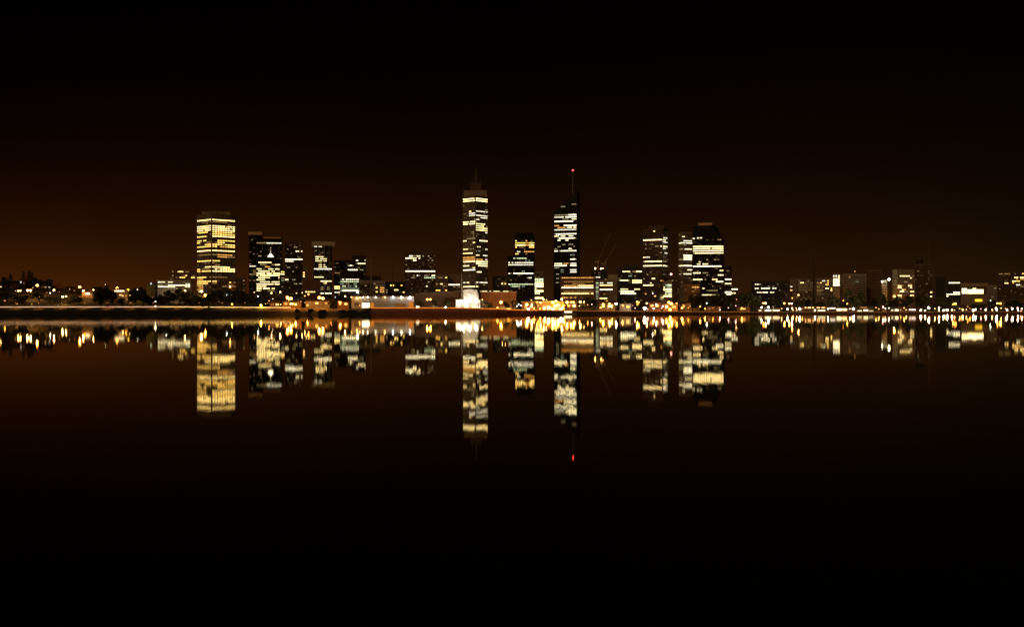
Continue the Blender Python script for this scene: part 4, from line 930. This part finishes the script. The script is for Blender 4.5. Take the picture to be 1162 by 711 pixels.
# ================================================================== TREES
LEAF = [mat('leaves_olive', (.10, .11, .035), .8), mat('leaves_dark', (.05, .065, .025), .8)]
BARK = mat('bark', (.1, .07, .05), .95, noise=.3, nscale=2)
def leafquad(q, c, s, r_, mi):
    u = Vector((r_.gauss(0, 1), r_.gauss(0, 1), r_.gauss(0, 1))).normalized(); v = u.orthogonal().normalized(); w = u.cross(v)
    a = r_.uniform(0, 6.28); v, w = v * math.cos(a) + w * math.sin(a), w * math.cos(a) - v * math.sin(a)
    q.quad(c - v * s - w * s * .6, c + v * s - w * s * .6, c + v * s * .7 + w * s * .6, c - v * s * .7 + w * s * .6, mi)
def broad(seed):   # unit tree: height 1, width 1 (scaled per tree)
    r_ = random.Random(seed); t = MB(); c = MB()
    t.tube((0, 0, 0), (.01, 0, .34), .035, .026, 8); lobes = []
    for k in range(r_.randint(8, 12)):
        a = r_.uniform(0, 6.28); d = r_.uniform(.08, .36); z = r_.uniform(.38, .86) - d * .35
        p = Vector((d * math.cos(a), d * math.sin(a), z)); t.tube((.01, 0, .26 + .08 * r_.random()), p, .016, .005, 5)
        lobes.append((p, r_.uniform(.09, .19)))
    lobes.append((Vector((r_.uniform(-.1, .1), 0, .84)), .13))
    for (p, R_) in lobes:
        for k in range(int(2600 * R_)):
            d = Vector((r_.gauss(0, 1), r_.gauss(0, 1), r_.gauss(0, .8))).normalized() * R_ * (r_.random() ** .45)
            leafquad(c, p + d, r_.uniform(.012, .026), r_, 0 if r_.random() < .6 else 1)
    return t.mesh('trunk', BARK), c.mesh('crown', LEAF)
def pine(seed):
    r_ = random.Random(seed); t = MB(); c = MB(); t.tube((0, 0, 0), (0, 0, .97), .03, .006, 8)
    n = 13
    for i in range(n):
        z = .16 + .8 * i / n; rad = .46 * (1 - (i / n)) ** .8 + .03
        for k in range(6):
            a = k * 1.047 + i * .5 + r_.uniform(-.2, .2); e = Vector((rad * math.cos(a), rad * math.sin(a), z + .02))
            t.tube((0, 0, z), e, .008, .003, 4)
            for j in range(22):
                f = r_.random() ** .7; leafquad(c, Vector((0, 0, z)).lerp(e, f) + Vector((r_.gauss(0, .02), r_.gauss(0, .02), r_.gauss(0, .012))), r_.uniform(.012, .024), r_, 1)
    return t.mesh('trunk', BARK), c.mesh('crown', LEAF)
BROAD = [broad(s) for s in range(7)]; PINE = [pine(s) for s in range(3)]
TREES = []
def tree(kind, x, yt, wpx, D, t=False): TREES.append((kind, x, yt, wpx, D))
for (x, yt, w) in ((4, 314, 13), (16, 318, 14), (40, 314.5, 14), (46, 317, 13), (54, 316, 13), (58, 319, 10), (76, 325, 13), (84, 327, 12), (110, 325, 12)): tree('b', x, yt, w, 1430)
for (x, yt, w) in ((12, 309, 8), (26.5, 306.5, 7), (33, 305.5, 9), (36.5, 308, 8)): tree('p', x, yt, w, 1470)
for (x, yt, w) in ((8, 331, 18), (24, 335, 17), (30, 334, 16), (44, 331, 16), (56, 336, 17), (66, 338, 16), (80, 339, 16), (90, 337, 15)): tree('b', x, yt, w, 1230)
for (x, yt, w) in ((2, 328, 12), (15, 326.5, 11), (26, 324, 9), (38.5, 328.5, 8), (48, 328, 12), (56, 334.5, 11), (70, 328.5, 11), (79, 331, 12), (86, 329.5, 9), (97, 327.5, 9), (102, 329.5, 10), (83, 341, 10), (104, 340, 12)): tree('b', x, yt, w, 1325)
for (x, yt, w) in ((114, 325, 15), (122, 323, 16), (127, 330, 15), (154, 326, 15), (162, 325, 17), (170, 337, 14), (183, 333, 13), (139, 338, 14)): tree('b', x, yt, w, 1215)
for (x, yt, w) in ((192, 328, 17), (204, 327, 20), (214, 329, 17), (224, 334, 14), (246, 328, 17), (256, 326, 20), (267, 327, 18), (275, 330, 14), (288, 331, 17), (298, 328, 20), (307, 333, 16), (318, 333, 15), (327, 341, 11)): tree('b', x, yt, w, 1195)
tree('b', 236.5, 333, 13, 1106); tree('b', 232, 337, 9, 1107)
for (x, yt, w) in ((344, 340, 11), (353, 338, 12), (367, 341, 10), (372, 338, 13), (395, 337, 12), (402, 341, 9)): tree('b', x, yt, w, 1170)
tree('b', 378.5, 336, 12, 1106)
for (x, yt, w) in ((478, 341, 9), (494, 339, 10), (508, 341.5, 8), (549, 341, 9), (556, 343, 8), (574, 342, 9), (583, 340, 10), (607, 343.5, 8), (634, 342, 8)): tree('b', x, yt, w, Ys(x) + 40)
for k in range(18):
    x = 2 + k * 6.3 + rnd.uniform(-2, 2); tree('b', x, rnd.uniform(325, 336) + max(0, x - 60) * .08, rnd.uniform(9, 13), rnd.uniform(1240, 1400))
for (x, yt, w) in ((656, 337.5, 15), (664, 335.5, 18), (672, 338, 14), (649, 340, 10)): tree('b', x, yt, w, 1230)
for (x, yt, w) in ((786, 334, 14), (794, 332, 17), (803, 334, 15), (812, 333, 16), (822, 331, 16), (832, 334, 15), (842, 332, 15), (850, 329, 15), (858, 335, 14), (779, 342, 10), (815, 342, 14)): tree('b', x, yt, w, 1330)
for k in range(24):
    x = 868 + k * 12.4 + rnd.uniform(-3, 3); tree('b', x, (rnd.uniform(335, 341.5) if not 1093 < x < 1126 else 344.5), rnd.uniform(12, 18), 1410 + rnd.uniform(-20, 30))
for (x, yt, w) in ((1084, 345, 11), (1132, 345, 12), (1140, 346, 10), (946, 334, 15), (975, 331, 14), (964, 327, 12), (1000, 332, 16), (512, 335, 12), (503, 337, 11), (694, 344, 9), (710, 343, 11), (770, 342, 12)): tree('b', x, yt, w, 1345 if x > 860 else (1172 if x < 600 else 1265))
tg = {}
for T in TREES:
    w_ = 'pointed pine' if T[0] == 'p' else ('broad tree' if T[3] >= 16 else ('round tree' if T[3] >= 13 else 'small slender tree'))
    x = T[1]
    near = ' dark at the waterside ' if T[4] < 1110 and x < 400 else ' '
    tg.setdefault((w_ + near + ('on the left hill top' if x < 112 and T[4] > 1400 else 'on the left hill foot' if x < 112 else context(x, 0))), []).append(T)
for lab, ts in tg.items():
    ts.sort(key=lambda t: t[1])
    for i, (kind, x, yt, wpx, D) in enumerate(ts):
        l2 = 'dark ' + lab if 'dark' not in lab else lab
        if len(ts) > 1: l2 += ', ' + (ORD[i] if (i < len(ts) - 1 or i == 0) and i < len(ORD) else 'rightmost' if i == len(ts) - 1 else 'eighth from left')
        p = P(x, yt, D); zg = ground(x, D) - .15
        root = empty('pine_tree' if kind == 'p' else 'tree', (p.x, p.y, zg), ' '.join(l2.split()), 'tree', 'trees along the far shore')
        h = max(3, p.z - zg); w = wpx * D / F / .8
        root.scale = (w, w, h / (.97 if kind == 'b' else 1)); root.rotation_euler.z = rnd.uniform(0, 6.28)
        t_, c_ = (PINE if kind == 'p' else BROAD)[rnd.randrange(3 if kind == 'p' else 7)]
        link('trunk', t_, root); link('crown', c_, root)
# waterside bushes
def bushmesh(seed):
    r_ = random.Random(seed); c = MB()
    for k in range(5):
        p = Vector((r_.uniform(-.3, .3), r_.uniform(-.2, .2), r_.uniform(.25, .6)))
        for j in range(170): leafquad(c, p + Vector((r_.gauss(0, 1), r_.gauss(0, 1), r_.gauss(0, 1))).normalized() * .3 * r_.random() ** .4, r_.uniform(.04, .08), r_, 1)
    return c.mesh('bush', LEAF)
BU = [bushmesh(s) for s in range(3)]
for i, (x, w, h, lab) in enumerate(((337.5, 5, 4, 'round dark bush on the waterline below the orange lawn, left one'), (352.5, 5.5, 4.6, 'round dark bush on the waterline below the orange lawn, right one'), (388, 7, 3.4, 'low dark bush on the waterline right of the waterside tree'), (366, 8, 3, 'low dark bush on the waterline left of the waterside tree'), (399, 8, 3, 'low wide bush on the waterline beside the river wall'))):
    D = Ys(x) + 7; p = P(x, 350, D); o = link('bush', BU[i % 3], None, (p.x, p.y, ground(x, D) - .4)); o.scale = (w, w, h); tag(o, lab, 'bush', 'dark bushes on the left waterline')

# ================================================================== LIGHT, SKY, CAMERA
w = bpy.data.worlds.new('World'); S.world = w; w.use_nodes = True
nt = w.node_tree; bg = nt.nodes['Background']; L = nt.links.new
tc = nt.nodes.new('ShaderNodeTexCoord'); sp = nt.nodes.new('ShaderNodeSeparateXYZ'); L(tc.outputs['Generated'], sp.inputs[0])
def M(op, a, b=None):
    n = nt.nodes.new('ShaderNodeMath'); n.operation = op
    for i, q in enumerate((a, b)):
        if q is None: continue
        if isinstance(q, (int, float)): n.inputs[i].default_value = q
        else: L(q, n.inputs[i])
    return n.outputs[0]
el = M('ABSOLUTE', M('ARCSINE', sp.outputs['Z'])); az = M('ARCTAN2', sp.outputs['X'], sp.outputs['Y'])
fall = M('POWER', 2.71828, M('DIVIDE', el, M('MINIMUM', -math.radians(2.6), M('SUBTRACT', M('MULTIPLY', az, -.036), math.radians(3.65)))))
cr = nt.nodes.new('ShaderNodeValToRGB'); e = cr.color_ramp.elements
L(M('ADD', M('DIVIDE', az, math.radians(60)), .5), cr.inputs['Fac'])
e[0].position = 0; e[0].color = (.072, .0190, .0022, 1); e[1].position = 1; e[1].color = (.012, .0058, .0018, 1)
for pos, c in ((.09, (.080, .0205, .0023)), (.28, (.060, .0175, .0027)), (.5, (.040, .0132, .0026)), (.72, (.033, .0112, .0024)), (.9, (.020, .0084, .0023))):
    n = e.new(pos); n.color = (*c, 1)
mp = nt.nodes.new('ShaderNodeMapping'); mp.inputs['Scale'].default_value = (3, 3, 9); L(tc.outputs['Generated'], mp.inputs['Vector'])
nz = nt.nodes.new('ShaderNodeTexNoise'); nz.inputs['Scale'].default_value = 1.3; nz.inputs['Detail'].default_value = 4; L(mp.outputs['Vector'], nz.inputs['Vector'])
fall = M('MULTIPLY', fall, M('ADD', M('MULTIPLY', nz.outputs['Fac'], .5), .75))
mu = nt.nodes.new('ShaderNodeVectorMath'); mu.operation = 'SCALE'; L(cr.outputs['Color'], mu.inputs[0]); L(fall, mu.inputs['Scale'])
L(mu.outputs[0], bg.inputs['Color']); bg.inputs['Strength'].default_value = 1.0
sun = bpy.data.lights.new('city_glow_fill', 'SUN'); sun.energy = .22; sun.angle = math.radians(8); sun.color = (1, .60, .28)  # added warm fill for the city's glow on unlit walls
so = bpy.data.objects.new('city_glow_fill', sun); COL.objects.link(so); so.rotation_euler = (math.radians(62), 0, math.radians(-28))
cam = bpy.data.cameras.new('camera'); co = bpy.data.objects.new('camera', cam); COL.objects.link(co)
co.location = (0, 0, CAMZ); co.rotation_euler = (math.radians(90), 0, 0)
co.rotation_mode = 'XYZ'
from mathutils import Matrix
co.matrix_world = Matrix.Translation((0, 0, CAMZ)) @ Matrix.Rotation(math.radians(90), 4, 'X') @ Matrix.Rotation(-ROLL, 4, 'Z')
cam.sensor_fit = 'HORIZONTAL'; cam.angle = 2 * math.atan(581 / F); cam.clip_start = .5; cam.clip_end = 20000
cam.shift_y = -.5 / 1162
S.camera = co
S.view_settings.view_transform = 'Standard'; S.view_settings.look = 'None'; S.view_settings.exposure = 0; S.view_settings.gamma = 1
cy = S.cycles
cy.use_adaptive_sampling = False; cy.max_bounces = 5; cy.diffuse_bounces = 2; cy.glossy_bounces = 3
cy.sample_clamp_indirect = 4; cy.light_sampling_threshold = 0; cy.use_denoising = True; cy.denoiser = 'OPENIMAGEDENOISE'; cy.filter_width = 1.6
